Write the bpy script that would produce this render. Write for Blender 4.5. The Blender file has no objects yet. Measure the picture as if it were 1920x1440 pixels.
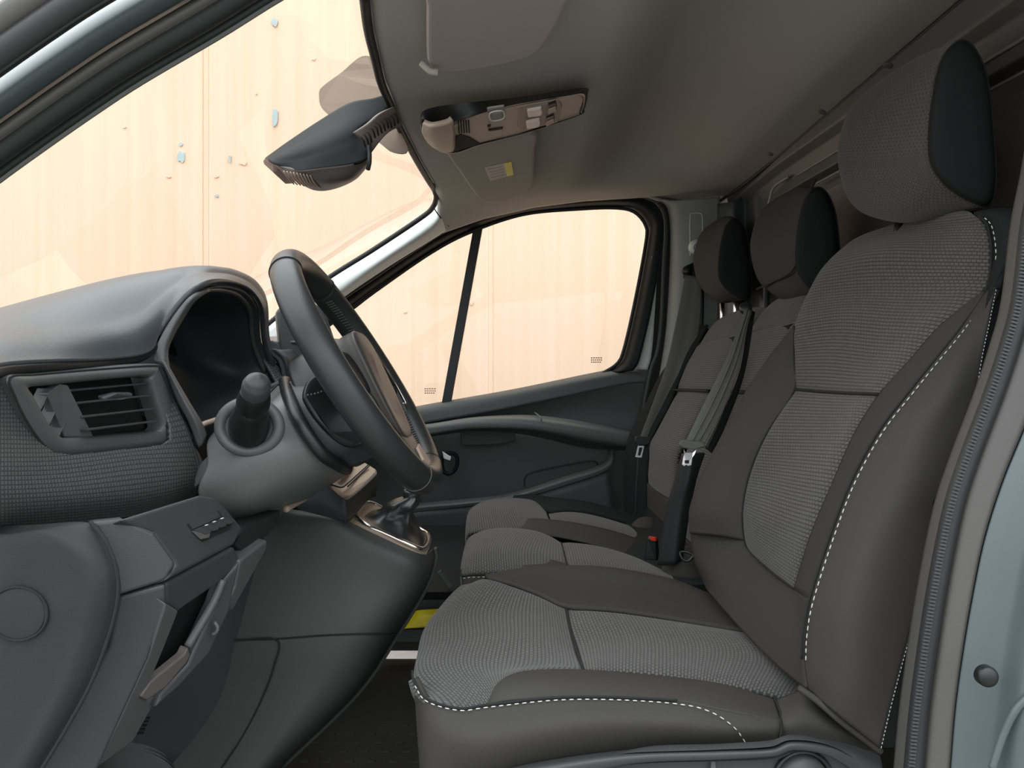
import bpy, bmesh, math, random
from mathutils import Vector, Matrix
C = bpy.context.scene.collection
sc = bpy.context.scene
R = math.radians
# ------------------------------------------------------------------ camera, world, light, exposure
F = 1450.0            # focal length in pixels of the 1920 px wide frame
CY, CZ = -0.65, 0.78  # the camera stands outside the open driver's door; van floor is z = 0
cam = bpy.data.objects.new('camera', bpy.data.cameras.new('camera'))
C.objects.link(cam); sc.camera = cam
cam.location = (0, CY, CZ); cam.rotation_euler = (R(90), 0, 0)
cam.data.sensor_width = 36; cam.data.lens = 36 * F / 1920; cam.data.clip_start = 0.05
sc.view_settings.view_transform = 'Standard'
sc.view_settings.look = 'None'
sc.view_settings.gamma = 1
sc.view_settings.exposure = 0.0
w = bpy.data.worlds.new('sky'); sc.world = w; w.use_nodes = True
nt = w.node_tree; nt.nodes.clear()
bg = nt.nodes.new('ShaderNodeBackground'); out = nt.nodes.new('ShaderNodeOutputWorld')
tc = nt.nodes.new('ShaderNodeTexCoord'); sp = nt.nodes.new('ShaderNodeSeparateXYZ')
rp = nt.nodes.new('ShaderNodeValToRGB')
nt.links.new(tc.outputs['Generated'], sp.inputs[0]); nt.links.new(sp.outputs['Z'], rp.inputs[0])
rp.color_ramp.elements[0].position = 0.0; rp.color_ramp.elements[0].color = (0.40, 0.41, 0.42, 1)
rp.color_ramp.elements[1].position = 0.9; rp.color_ramp.elements[1].color = (1.10, 1.16, 1.20, 1)
nt.links.new(rp.outputs[0], bg.inputs[0]); bg.inputs[1].default_value = 3.4
nt.links.new(bg.outputs[0], out.inputs[0])
sc.cycles.use_denoising = True
sc.cycles.max_bounces = 7
sc.cycles.diffuse_bounces = 4
sc.cycles.transparent_max_bounces = 12

# ------------------------------------------------------------------ helpers
def P(px, py, d):                       # a point seen at pixel (px,py), d metres in front of the camera
    return Vector(((px - 960) * d / F, CY + d, CZ - (py - 720) * d / F))
def W(x, d, z):                         # metric: x along the van, d depth, z above camera height
    return Vector((x, CY + d, CZ + z))
def PZ(px, py, z0, sl=0.0):             # the point seen at a pixel on the ceiling plane z = z0 + sl*x (above camera height)
    return P(px, py, z0*F/((720-py)-sl*(px-960)))
def planar(pts):                        # slide points along their rays onto their common best plane
    q = [P(*p) for p in pts]; c = sum(q, Vector())/len(q); n = Vector()
    for a, b in zip(q, q[1:]+q[:1]): n += (a-c).cross(b-c)
    n.normalize(); eye = Vector((0, CY, CZ))
    return [eye+(a-eye)*((c-eye).dot(n)/(a-eye).dot(n)) for a in q]
def PP(rows): return [[P(*p) for p in r] for r in rows]
ORI = {}
def cr1(pts, t, closed=False):
    n = len(pts)
    if n == 1: return pts[0].copy()
    if closed:
        t = t % n; i = int(t); f = t - i
        p0, p1, p2, p3 = pts[(i-1) % n], pts[i % n], pts[(i+1) % n], pts[(i+2) % n]
    else:
        t = min(max(t, 0), n-1-1e-9); i = int(t); f = t - i
        p1, p2 = pts[i], pts[i+1]
        p0 = pts[i-1] if i > 0 else p1*2-p2
        p3 = pts[i+2] if i+2 < n else p2*2-p1
    return ((p1*2) + (p2-p0)*f + (p0*2-p1*5+p2*4-p3)*f*f + (p1*3-p0-p2*3+p3)*f*f*f) * 0.5
def lin1(pts, t):
    n = len(pts); t = min(max(t, 0), n-1-1e-9); i = int(t); f = t-i
    return pts[i]*(1-f) + pts[i+1]*f
def curve(pts, n, closed=False, lin=False):  # resampled evenly along its length
    K = max(8*len(pts), 64)
    if closed: raw = [cr1(pts, len(pts)*k/K, True) for k in range(K+1)]
    elif lin: raw = [lin1(pts, (len(pts)-1)*k/K) for k in range(K+1)]
    else: raw = [cr1(pts, (len(pts)-1)*k/K) for k in range(K+1)]
    L = [0]
    for a, b in zip(raw, raw[1:]): L.append(L[-1] + (b-a).length)
    T = L[-1] or 1; res = []; j = 0; m = n if closed else n-1
    for k in range(n):
        s = T*k/m
        while j < K-1 and L[j+1] < s: j += 1
        f = (s-L[j])/((L[j+1]-L[j]) or 1); res.append(raw[j].lerp(raw[j+1], min(max(f, 0), 1)))
    return res
def finish(name, me, mat, parent=None, smooth=True):
    o = bpy.data.objects.new(name, me); C.objects.link(o)
    if mat is not None: me.materials.append(mat)
    if smooth:
        for p in me.polygons: p.use_smooth = True
    if parent is not None:
        o.parent = parent; org = ORI[parent.name]
    else:
        xs = [v.co for v in me.vertices]
        lo = Vector([min(c[i] for c in xs) for i in range(3)]); hi = Vector([max(c[i] for c in xs) for i in range(3)])
        org = Vector(((lo.x+hi.x)/2, (lo.y+hi.y)/2, lo.z)); o.location = org
    me.transform(Matrix.Translation(-org)); ORI[o.name] = org
    return o
def tag(o, label=None, cat=None, group=None, kind=None):
    if label: o['label'] = label
    if cat: o['category'] = cat
    if group: o['group'] = group
    if kind: o['kind'] = kind
    return o
def thing(name, label, cat, loc, kind=None, group=None):
    o = bpy.data.objects.new(name, None); C.objects.link(o); o.location = loc; o.empty_display_size = 0.05
    ORI[o.name] = Vector(loc); tag(o, label, cat, group, kind); return o
def grid_mesh(G, uvs=None, closed_u=False, capu=False):
    nv, nu = len(G), len(G[0]); vs = [p for r in G for p in r]; fs = []; uu = []
    for j in range(nv-1):
        for i in range(nu if closed_u else nu-1):
            i2 = (i+1) % nu
            fs.append((j*nu+i, j*nu+i2, (j+1)*nu+i2, (j+1)*nu+i))
    me = bpy.data.meshes.new('m')
    if capu:
        fs.append(tuple(range(nu))[::-1]); fs.append(tuple((nv-1)*nu+i for i in range(nu)))
    me.from_pydata(vs, [], fs)
    # metric uv
    mid = G[nv//2]; cu = [0]
    for a, b in zip(mid, mid[1:]): cu.append(cu[-1]+(b-a).length)
    col = [G[j][nu//2] for j in range(nv)]; cv = [0]
    for a, b in zip(col, col[1:]): cv.append(cv[-1]+(b-a).length)
    uvl = me.uv_layers.new(name='uv')
    for p in me.polygons:
        for li in p.loop_indices:
            k = me.loops[li].vertex_index
            uvl.data[li].uv = (cu[k % nu], cv[k//nu])
    me.update(); return me
def toward_cam(me):                     # make the sheet's normals look at the open side of the van
    eye = Vector((0, CY, CZ)); s = 0
    for p in me.polygons: s += p.normal.dot(eye-p.center)*p.area
    if s < 0: me.flip_normals()
def patch(name, rows, mat, parent=None, nu=36, nv=24, th=0.006, lin=False, linv=False, flip=False, raw=False, puff=0):
    if not raw: rows = PP(rows)
    same = len(set(len(r) for r in rows)) == 1
    if same:
        n = len(rows[0]); f = lin1 if lin else cr1
        G0 = [[f(r, (n-1)*k/(nu-1)) for k in range(nu)] for r in rows]
    else: G0 = [curve(r, nu, lin=lin) for r in rows]
    g = lin1 if (linv or lin) else cr1
    m = len(rows); cols = [[G0[j][i] for j in range(m)] for i in range(nu)]
    G = [[g(cols[i], (m-1)*k/(nv-1)) for i in range(nu)] for k in range(nv)]
    me = grid_mesh(G); toward_cam(me)
    if flip: me.flip_normals()
    if puff:                            # seams drawn in, field plump
        me.update(); ns = [v.normal.copy() for v in me.vertices]
        for j in range(nv):
            for i in range(nu):
                a = min(i, nu-1-i)/(nu-1)*2; b = min(j, nv-1-j)/(nv-1)*2
                e = min(1, a*5)*min(1, b*5); e = e*(2-e)
                me.vertices[j*nu+i].co += ns[j*nu+i]*puff*e
    o = finish(name, me, mat, parent)
    if th:
        s = o.modifiers.new('solid', 'SOLIDIFY'); s.thickness = th; s.offset = -1
    return o
def loft(name, loops, mat, parent=None, n=40, m=None, cap=True, raw=False, linm=False, closedcr=True, bev=0):
    if not raw: loops = PP(loops)
    if closedcr:
        L = [[cr1(l, len(l)*k/n, True) for k in range(n)] for l in loops]
    else: L = loops; n = len(loops[0])
    M = m or (len(loops)-1)*5+1; g = lin1 if linm else cr1
    G = [[None]*n for _ in range(M)]
    for i in range(n):
        col = [l[i] for l in L]
        for k in range(M): G[k][i] = g(col, (len(L)-1)*k/(M-1))
    me = grid_mesh(G, closed_u=True, capu=cap)
    bm = bmesh.new(); bm.from_mesh(me); bmesh.ops.recalc_face_normals(bm, faces=bm.faces); bm.to_mesh(me); bm.free()
    o = finish(name, me, mat, parent)
    if cap:
        for p in o.data.polygons:
            if len(p.vertices) > 4: p.use_smooth = False
    return o
def tube(name, pts, r, mat, parent=None, n=60, seg=10, closed=False, raw=False, lin=False, join=None, flat=1.0):
    if not raw: pts = [P(*p) for p in pts]
    rs = r if isinstance(r, (list, tuple)) else [r]*len(pts)
    c = curve(pts, n, closed, lin)
    V = []; m = len(c); up0 = None
    for k in range(m):
        t = (c[(k+1) % m]-c[k-1]) if closed else (c[min(k+1, m-1)]-c[max(k-1, 0)])
        t.normalize()
        if up0 is None:
            a = Vector((0, 0, 1)) if abs(t.z) < 0.9 else Vector((0, 1, 0)); up0 = (a-t*a.dot(t)).normalized()
        else: up0 = (up0-t*up0.dot(t)).normalized()
        s = t.cross(up0); q = k/(m-1)*(len(rs)-1); i = min(int(q), len(rs)-2) if len(rs) > 1 else 0
        rad = rs[0] if len(rs) == 1 else rs[i]*(1-(q-i))+rs[i+1]*(q-i)
        V.append([c[k]+(up0*math.cos(2*math.pi*j/seg)*flat+s*math.sin(2*math.pi*j/seg))*rad for j in range(seg)])
    if closed: V.append(V[0])
    me = grid_mesh(V, closed_u=True, capu=not closed)
    bm = bmesh.new(); bm.from_mesh(me); bmesh.ops.remove_doubles(bm, verts=bm.verts, dist=1e-7)
    bmesh.ops.recalc_face_normals(bm, faces=bm.faces); bm.to_mesh(me); bm.free()
    return finish(name, me, mat, parent)
def slab(name, pts, th, mat, parent=None, bevel=0.003, raw=False, smooth=0, dirv=None, seg=3, plane=None, fit=False):
    """closed outline given nearest-face points; thickness goes away from the camera side"""
    if plane: pts = [PZ(p[0], p[1], *plane) for p in pts]
    elif fit: pts = planar(pts)
    elif not raw: pts = [P(*p) for p in pts]
    if smooth: pts = curve(pts, smooth, True)
    bm = bmesh.new(); vs = [bm.verts.new(p) for p in pts]; f = bm.faces.new(vs)
    f.normal_update(); eye = Vector((0, CY, CZ))
    if dirv is None:
        dirv = -f.normal if f.normal.dot(eye-f.calc_center_median()) > 0 else f.normal.copy()
    r = bmesh.ops.extrude_face_region(bm, geom=[f])
    nv = [e for e in r['geom'] if isinstance(e, bmesh.types.BMVert)]
    bmesh.ops.translate(bm, verts=nv, vec=Vector(dirv).normalized()*th)
    bmesh.ops.recalc_face_normals(bm, faces=bm.faces)
    me = bpy.data.meshes.new('m'); bm.to_mesh(me); bm.free(); me.uv_layers.new(name='uv')
    o = finish(name, me, mat, parent)
    if bevel:
        b = o.modifiers.new('bevel', 'BEVEL'); b.width = bevel; b.segments = seg; b.limit_method = 'ANGLE'; b.angle_limit = R(35)
        b.harden_normals = False
    for p in me.polygons: p.use_smooth = False
    return o
def dashes(name, pts, mat, parent, pitch=0.0078, length=0.0046, r=0.0006, raw=False, off=(0, -0.0012, 0)):
    if not raw: pts = [P(*p) for p in pts]
    c0 = curve(pts, 200); L = sum((b-a).length for a, b in zip(c0, c0[1:])); n = max(3, int(L/pitch))
    c = curve(pts, n*2+1); V = []; Fc = []; off = Vector(off)
    for k in range(n):
        a, b = c[2*k]+off, c[2*k]+off+(c[2*k+1]-c[2*k]).normalized()*length
        t = (b-a).normalized(); u = t.cross(Vector((0.3, 1, 0.1))).normalized(); s = t.cross(u); i0 = len(V)
        for q, f in ((a, .5), (a+(b-a)*.25, 1), (a+(b-a)*.75, 1), (b, .5)):
            for j in range(6): V.append(q+(u*math.cos(j*math.pi/3)+s*math.sin(j*math.pi/3))*r*f)
        for q in range(3):
            for j in range(6): Fc.append((i0+q*6+j, i0+q*6+(j+1) % 6, i0+(q+1)*6+(j+1) % 6, i0+(q+1)*6+j))
        Fc.append(tuple(i0+j for j in range(6))); Fc.append(tuple(i0+18+j for j in range(6)))
    me = bpy.data.meshes.new('m'); me.from_pydata(V, [], Fc)
    o = finish(name, me, mat, parent); o['kind'] = 'stuff'; return o
def box(name, c, sx, sy, sz, mat, parent=None, rot=None, bevel=0.002):
    """box in world metres round centre c (Vector); rot = Matrix 3x3"""
    bm = bmesh.new(); bmesh.ops.create_cube(bm, size=1)
    for v in bm.verts:
        q = Vector((v.co.x*sx, v.co.y*sy, v.co.z*sz)); v.co = (rot @ q if rot else q)+c
    me = bpy.data.meshes.new('m'); bm.to_mesh(me); bm.free()
    o = finish(name, me, mat, parent, smooth=False)
    if bevel:
        b = o.modifiers.new('bevel', 'BEVEL'); b.width = bevel; b.segments = 3
    return o
def dome(name, c, n, r, h, mat, parent=None, seg=28, rings=8, flat=False):
    """button: disc of radius r with domed face along direction n"""
    n = n.normalized(); a = Vector((0, 0, 1)) if abs(n.z) < .9 else Vector((1, 0, 0)); u = n.cross(a).normalized(); v = n.cross(u)
    prof = [(r, -h), (r, 0)] + [(r*math.cos(q*math.pi/2/rings), h*math.sin(q*math.pi/2/rings)) for q in range(1, rings)] + [(r*.02, h)]
    G = [[c+n*z+(u*math.cos(2*math.pi*k/seg)+v*math.sin(2*math.pi*k/seg))*q for k in range(seg)] for q, z in prof]
    me = grid_mesh(G, closed_u=True, capu=True)
    bm = bmesh.new(); bm.from_mesh(me); bmesh.ops.recalc_face_normals(bm, faces=bm.faces); bm.to_mesh(me); bm.free()
    return finish(name, me, mat, parent)

# ------------------------------------------------------------------ materials
def mat(name, col, rough=0.5, metal=0, bump=0, bscale=900, spec=0.5, vary=0, coat=0):
    m = bpy.data.materials.new(name); m.use_nodes = True; n = m.node_tree; b = n.nodes['Principled BSDF']
    b.inputs['Base Color'].default_value = (*col, 1); b.inputs['Roughness'].default_value = rough
    b.inputs['Metallic'].default_value = metal; b.inputs['Specular IOR Level'].default_value = spec
    if coat: b.inputs['Coat Weight'].default_value = coat; b.inputs['Coat Roughness'].default_value = 0.05
    t = n.nodes.new('ShaderNodeTexCoord'); no = n.nodes.new('ShaderNodeTexNoise')
    no.inputs['Scale'].default_value = bscale; no.inputs['Detail'].default_value = 3; n.links.new(t.outputs['Object'], no.inputs['Vector'])
    if bump:
        bp = n.nodes.new('ShaderNodeBump'); bp.inputs['Strength'].default_value = bump; bp.inputs['Distance'].default_value = 0.0006
        n.links.new(no.outputs[0], bp.inputs['Height']); n.links.new(bp.outputs[0], b.inputs['Normal'])
    if vary:
        n2 = n.nodes.new('ShaderNodeTexNoise'); n2.inputs['Scale'].default_value = 9; n2.inputs['Detail'].default_value = 4
        n.links.new(t.outputs['Object'], n2.inputs['Vector']); mr = n.nodes.new('ShaderNodeMapRange')
        mr.inputs[1].default_value = .3; mr.inputs[2].default_value = .7; mr.inputs[3].default_value = 1-vary; mr.inputs[4].default_value = 1+vary
        n.links.new(n2.outputs[0], mr.inputs[0]); mx = n.nodes.new('ShaderNodeVectorMath'); mx.operation = 'SCALE'
        mx.inputs[0].default_value = col; n.links.new(mr.outputs[0], mx.inputs['Scale']); n.links.new(mx.outputs[0], b.inputs['Base Color'])
    return m
def woven(name, dark, light, pu=0.0048, pv=0.0080, bump=0.5, rot=90):
    m = bpy.data.materials.new(name); m.use_nodes = True; n = m.node_tree; b = n.nodes['Principled BSDF']
    b.inputs['Roughness'].default_value = 0.9; b.inputs['Specular IOR Level'].default_value = 0.2
    b.inputs['Sheen Weight'].default_value = 0.15
    t = n.nodes.new('ShaderNodeTexCoord'); mp = n.nodes.new('ShaderNodeMapping')
    mp.inputs['Rotation'].default_value = (0, 0, R(rot))
    n.links.new(t.outputs['UV'], mp.inputs['Vector'])
    br = n.nodes.new('ShaderNodeTexBrick'); br.offset = 0.5; br.inputs['Scale'].default_value = 1
    br.inputs['Brick Width'].default_value = pv; br.inputs['Row Height'].default_value = pu
    br.inputs['Mortar Size'].default_value = 0.0011; br.inputs['Mortar Smooth'].default_value = 0.6
    br.inputs['Color1'].default_value = (*light, 1); br.inputs['Color2'].default_value = (*[c*0.85 for c in light], 1); br.inputs['Mortar'].default_value = (*dark, 1)
    n.links.new(mp.outputs[0], br.inputs['Vector']); n.links.new(br.outputs['Color'], b.inputs['Base Color'])
    bp = n.nodes.new('ShaderNodeBump'); bp.inputs['Strength'].default_value = bump; bp.inputs['Distance'].default_value = 0.0008; bp.invert = True
    n.links.new(br.outputs['Fac'], bp.inputs['Height']); n.links.new(bp.outputs[0], b.inputs['Normal'])
    return m
def gridtex(name, col, pitch=0.0052):
    m = mat(name, col, 0.42); n = m.node_tree; b = n.nodes['Principled BSDF']; t = n.nodes.new('ShaderNodeTexCoord')
    br = n.nodes.new('ShaderNodeTexBrick'); br.offset = 0; br.inputs['Scale'].default_value = 1
    br.inputs['Brick Width'].default_value = pitch; br.inputs['Row Height'].default_value = pitch
    br.inputs['Mortar Size'].default_value = 0.0012; br.inputs['Mortar Smooth'].default_value = 0.8
    br.inputs['Color1'].default_value = (*col, 1); br.inputs['Color2'].default_value = (*col, 1); br.inputs['Mortar'].default_value = (*[c*.55 for c in col], 1)
    n.links.new(t.outputs['UV'], br.inputs['Vector']); n.links.new(br.outputs['Color'], b.inputs['Base Color'])
    bp = n.nodes.new('ShaderNodeBump'); bp.inputs['Strength'].default_value = .5; bp.inputs['Distance'].default_value = 0.001; bp.invert = True
    n.links.new(br.outputs['Fac'], bp.inputs['Height']); n.links.new(bp.outputs[0], b.inputs['Normal'])
    return m
def glass(name, tint=(0.97, 0.98, 0.97)):
    m = bpy.data.materials.new(name); m.use_nodes = True; n = m.node_tree; n.nodes.clear()
    o = n.nodes.new('ShaderNodeOutputMaterial'); tr = n.nodes.new('ShaderNodeBsdfTransparent'); gl = n.nodes.new('ShaderNodeBsdfGlossy')
    tr.inputs[0].default_value = (*tint, 1); gl.inputs['Roughness'].default_value = 0.02
    fr = n.nodes.new('ShaderNodeFresnel'); fr.inputs[0].default_value = 1.45; mx = n.nodes.new('ShaderNodeMixShader')
    n.links.new(fr.outputs[0], mx.inputs[0]); n.links.new(tr.outputs[0], mx.inputs[1]); n.links.new(gl.outputs[0], mx.inputs[2]); n.links.new(mx.outputs[0], o.inputs[0])
    return m
M = {}
M['plastic'] = mat('grained charcoal plastic', (0.040, 0.044, 0.045), 0.5, bump=.35, vary=.06)
M['plastic_lo'] = mat('grained dark plastic', (0.042, 0.046, 0.048), 0.5, bump=.35)
M['plastic_mid'] = mat('mid grey plastic', (0.082, 0.085, 0.084), 0.45, bump=.3)
M['dash_top'] = mat('soft dashboard skin', (0.055, 0.062, 0.068), 0.38, bump=.4, bscale=700)
M['black'] = mat('black plastic', (0.010, 0.011, 0.011), 0.4)
M['matte_black'] = mat('matte black', (0.006, 0.006, 0.006), 0.8)
M['gloss_black'] = mat('gloss black plastic', (0.007, 0.009, 0.0095), 0.5, spec=.10)
M['rubber'] = mat('black rubber seal', (0.018, 0.019, 0.019), 0.55, bump=.3, bscale=300)
M['ribs'] = mat('dull rubber ribs', (0.05, 0.053, 0.052), 0.6)
M['greyrubber'] = mat('grey rubber', (0.085, 0.082, 0.077), 0.6, bump=.3, bscale=500)
M['leather'] = mat('smooth black leather', (0.025, 0.027, 0.027), 0.38, bump=.25, bscale=1200)
M['boot'] = mat('black boot leather', (0.028, 0.030, 0.030), 0.34, bump=.3, bscale=900)
M['paint'] = mat('grey blue body paint', (0.080, 0.102, 0.105), 0.38, coat=.2)
M['headliner'] = mat('grey headliner cloth', (0.45, 0.425, 0.375), 0.95, bump=.5, bscale=1400, spec=.1)
M['visor'] = mat('beige grey visor skin', (0.37, 0.34, 0.29), 0.8, bump=.3)
M['pillar'] = mat('light grey pillar trim', (0.62, 0.65, 0.62), 0.6, bump=.25)
M['pillar_dk'] = mat('grey pillar trim', (0.25, 0.26, 0.245), 0.7, bump=.25)
M['console'] = mat('grey console plastic with wall bounce tint', (0.42, 0.325, 0.25), 0.5, bump=.2)  # grey plastic; warm bounce from the wall is put into its colour
M['bulkhead'] = mat('brown grey bulkhead metal', (0.13, 0.125, 0.115), 0.5, bump=.1)
M['bulkmetal'] = mat('bulkhead edge highlight', (0.30, 0.29, 0.26), 0.35)  # paler than the bulkhead: highlights along ledges and flange put into the colour
M['fabric'] = mat('plain charcoal seat cloth', (0.056, 0.053, 0.049), 0.95, bump=.7, bscale=1500, spec=.15)
M['fabric_dk'] = mat('plain black seat cloth', (0.019, 0.020, 0.020), 0.95, bump=.7, bscale=1500, spec=.15)
M['woven'] = woven('woven grey seat cloth', (0.040, 0.039, 0.038), (0.118, 0.113, 0.108))
M['woven_back'] = woven('woven grey back cloth', (0.040, 0.039, 0.038), (0.112, 0.107, 0.101), rot=0)
M['woven_head'] = woven('woven headrest cloth', (0.040, 0.039, 0.038), (0.090, 0.086, 0.081), rot=0)
M['stitch'] = mat('white thread', (0.55, 0.55, 0.53), 0.8)
M['seam'] = mat('dark seam line', (0.012, 0.012, 0.012), 0.9)  # near-black for seams, piping and panel joints
M['chrome'] = mat('satin chrome', (0.75, 0.73, 0.70), 0.18, metal=1)
M['steel'] = mat('bright steel', (0.9, 0.9, 0.9), 0.25, metal=.6)
M['white'] = mat('white plastic', (0.7, 0.68, 0.64), 0.5)
M['belt'] = mat('grey seat belt webbing', (0.115, 0.115, 0.105), 0.8, bump=.5, bscale=1200)
M['floor'] = mat('dark rubber floor', (0.022, 0.021, 0.018), 0.7, bump=.6, bscale=300, vary=.3)
M['yellow'] = mat('yellow plastic', (0.75, 0.62, 0.01), 0.5)
M['red'] = mat('red plastic', (0.55, 0.03, 0.01), 0.4)
M['lens'] = mat('frosted lamp lens', (0.72, 0.62, 0.55), 0.35)
M['paper'] = mat('printed label paper', (0.62, 0.56, 0.50), 0.7, vary=.1, bscale=60)
M['grid'] = gridtex('fine grid textured trim', (0.085, 0.088, 0.087), .0046)
M['frit'] = mat('brown dotted windscreen band', (0.30, 0.22, 0.165), 0.6)
M['glass'] = glass('clear glass'); 
M['pocketlip'] = mat('brown grey pocket lip', (.085, .075, .07), .5)
M['end'] = mat('dark grained end panel', (.021, .024, .0245), .55, bump=.4, vary=.08, spec=.3)
M['door'] = mat('green grey door card', (.072, .080, .078), .6, bump=.3)
M['door_lt'] = mat('grey door arm rest', (.105, .115, .110), .5, bump=.3)
M['shroud'] = mat('smooth grey shroud plastic', (0.115, 0.118, 0.115), 0.42, bump=.3)
M['ground'] = mat('grey paving', (0.22, 0.21, 0.20), 0.9, vary=.15)

# ------------------------------------------------------------------ outside: corrugated metal wall and ground
def wall_material():
    m = mat('peach paint on corrugated steel', (0.80, 0.60, 0.44), 0.8); n = m.node_tree; b = n.nodes['Principled BSDF']
    t = n.nodes.new('ShaderNodeTexCoord')
    mp = n.nodes.new('ShaderNodeMapping'); mp.inputs['Scale'].default_value = (9, 9, 0.25); n.links.new(t.outputs['Object'], mp.inputs['Vector'])
    no = n.nodes.new('ShaderNodeTexNoise'); no.inputs['Scale'].default_value = 2.0; no.inputs['Detail'].default_value = 5
    n.links.new(mp.outputs[0], no.inputs['Vector'])
    r = n.nodes.new('ShaderNodeValToRGB'); r.color_ramp.elements[0].position = .3; r.color_ramp.elements[0].color = (0.78, 0.545, 0.385, 1)
    r.color_ramp.elements[1].position = .75; r.color_ramp.elements[1].color = (0.82, 0.60, 0.44, 1); n.links.new(no.outputs[0], r.inputs[0])
    n.links.new(r.outputs[0], b.inputs['Base Color'])
    return m
M['wallpaint'] = wall_material()
M['flake'] = mat('bare bluish patch under flaked paint', (0.42, 0.50, 0.50), 0.7, vary=.2)
WD = 3.6                                # wall distance
# vertical sheets: each runs between two ribs seen in the photo
wall = thing('corrugated_wall', 'tall peach painted corrugated metal wall outside the van windows', 'wall', W(0, WD, -1.2))
seams = [-1300, -760, -150, 381, 914, 1440, 1980, 2600]
X = lambda px: (px-960)*WD/F
for a, b in zip(seams, seams[1:]):
    xa, xb = X(a), X(b); wdt = xb-xa; V = []; nf = max(3, round(wdt/0.11))
    prof = [(xa, 0.0), (xa+.008, -0.004), (xa+.024, -0.004), (xa+.027, -0.001), (xa+.030, -0.004)]
    for k in range(nf):
        u0 = xa+.032+(wdt-.034)*k/nf; u1 = xa+.032+(wdt-.034)*(k+1)/nf; s = (u1-u0)
        prof += [(u0+s*.72, -0.004), (u0+s*.82, -0.0015), (u0+s*.90, -0.0015), (u1, -0.004)]
    prof += [(xb-.001, 0.003)]
    G = [[W(x, WD+dy, z) for x, dy in prof] for z in (-1.2, 2.6)]
    me = grid_mesh(G); toward_cam(me); o = finish('metal_sheet', me, M['wallpaint'], wall, smooth=False)
    s = o.modifiers.new('s', 'SOLIDIFY'); s.thickness = .004; s.offset = -1
random.seed(4)
def flake(px, py, w, h, m):
    pts = []; n = 11
    for k in range(n):
        a = 2*math.pi*k/n; q = random.uniform(.6, 1.1)
        pts.append(Vector(((px+w*math.cos(a)*q-960)*(WD-.012)/F, CY+WD-.0095, CZ-(py+h*math.sin(a)*q-720)*(WD-.012)/F)))
    return slab('paint_flake', pts, .004, m, wall, bevel=0, raw=True, dirv=(0, 1, 0))
for px, py, w_, h_ in [(515, 42, 7, 10), (516, 220, 6, 22), (338, 293, 8, 13), (338, 270, 4, 4), (430, 298, 3, 9), (406, 367, 5, 3), (430, 600, 3, 3)]:
    flake(px, py, w_, h_, M['flake'])
for px, py, w_, h_ in [(455, 305, 7, 5), (588, 110, 4, 3), (405, 330, 7, 3), (316, 331, 6, 2), (233, 238, 4, 2), (480, 175, 2, 2), (760, 585, 3, 2), (884, 568, 3, 5)]:
    flake(px, py, w_, h_, M['wallpaint'])
gr = box('ground', W(0, 1.5, -1.24), 14, 12, .04, M['ground'], bevel=0); tag(gr, kind='structure')

# ------------------------------------------------------------------ setting: floor, ceiling, bulkhead, door, windows
fl = box('floor', W(-.1, 1.42, -.80), 1.6, 1.55, .04, M['floor'], bevel=0); tag(fl, kind='structure')
fw = box('wall_front_light_block', W(-.80, 1.42, -.46), .03, 1.5, .64, M['matte_black'], bevel=0); tag(fw, kind='structure')  # unseen firewall, added to block light leaking in ahead of the dash
rf = box('roof_panel', W(1.08, 1.45, .68), 2.4, 1.75, .02, M['paint'], bevel=.005); tag(rf, kind='structure')
# headliner
HX = [(.64, -.10), (.72, -.13), (.85, -.165), (1.0, -.185), (1.2, -.202), (1.375, -.205), (1.57, -.196), (1.80, -.184), (1.95, -.188), (2.15, -.21)]
def interp(tab, x):
    if x <= tab[0][0]: return tab[0][1]
    for (a, p), (b, q) in zip(tab, tab[1:]):
        if x <= b: return p+(q-p)*(x-a)/(b-a)
    return tab[-1][1]
sst = lambda a, b, x: (lambda t: t*t*(3-2*t))(min(max((x-a)/(b-a), 0), 1))
EDGE = [(-.21, .415), (-.08, .46), (.06, .492), (.2, .510), (.36, .52), (.62, .525)]
def ceil_z(x, d):
    zc = .455 + .06*sst(-.15, .6, x)
    rec = sst(.13, .28, x)*(1-sst(.30, .53, x))*sst(.74, 1.0, d)*(1-sst(1.75, 2.02, d))
    zc += .07*rec
    zc += .012*math.exp(-((d-1.30)/.2)**2)*(1-sst(.1, .25, x))
    zc += .02*(1-sst(-.18, -.02, x))*0
    e = sst(1.85, 2.16, d); zc = zc*(1-e)+interp(EDGE, x)*e
    e = 1-sst(.66, .82, d); zc -= .05*e
    return zc
nx, nd = 90, 80; G = []
for j in range(nd):
    d = .66+(2.16-.66)*j/(nd-1); x0 = interp(HX, d); row = []
    for i in range(nx):
        u = i/(nx-1); x = x0+(.605-x0)*u
        z = ceil_z(x, d); lip = max(0, 1-(x-x0)/.02); z += .012*lip*lip
        row.append(W(x, d, z))
    G.append(row)
me = grid_mesh(G); toward_cam(me)
ce = finish('ceiling', me, M['headliner']); tag(ce, kind='structure'); s = ce.modifiers.new('s', 'SOLIDIFY'); s.thickness = .012; s.offset = -1
rim = [W(interp(HX, d)-.001, d, ceil_z(interp(HX, d), d)+.003) for d in [.9, 1.0, 1.1, 1.2, 1.3, 1.4, 1.5, 1.6, 1.7, 1.78]]
# windscreen seal continues down the far pillar
rim += [P(812, 352, 1.86), P(818, 368, 1.9), P(812, 388, 1.94), P(790, 408, 1.98), P(700, 468, 2.03), P(620, 518, 2.08), P(555, 565, 2.12), P(490, 618, 2.16)]
t = tube('trim_1', rim, .0066, M['rubber'], raw=True, n=90); tag(t, kind='structure')
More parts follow.
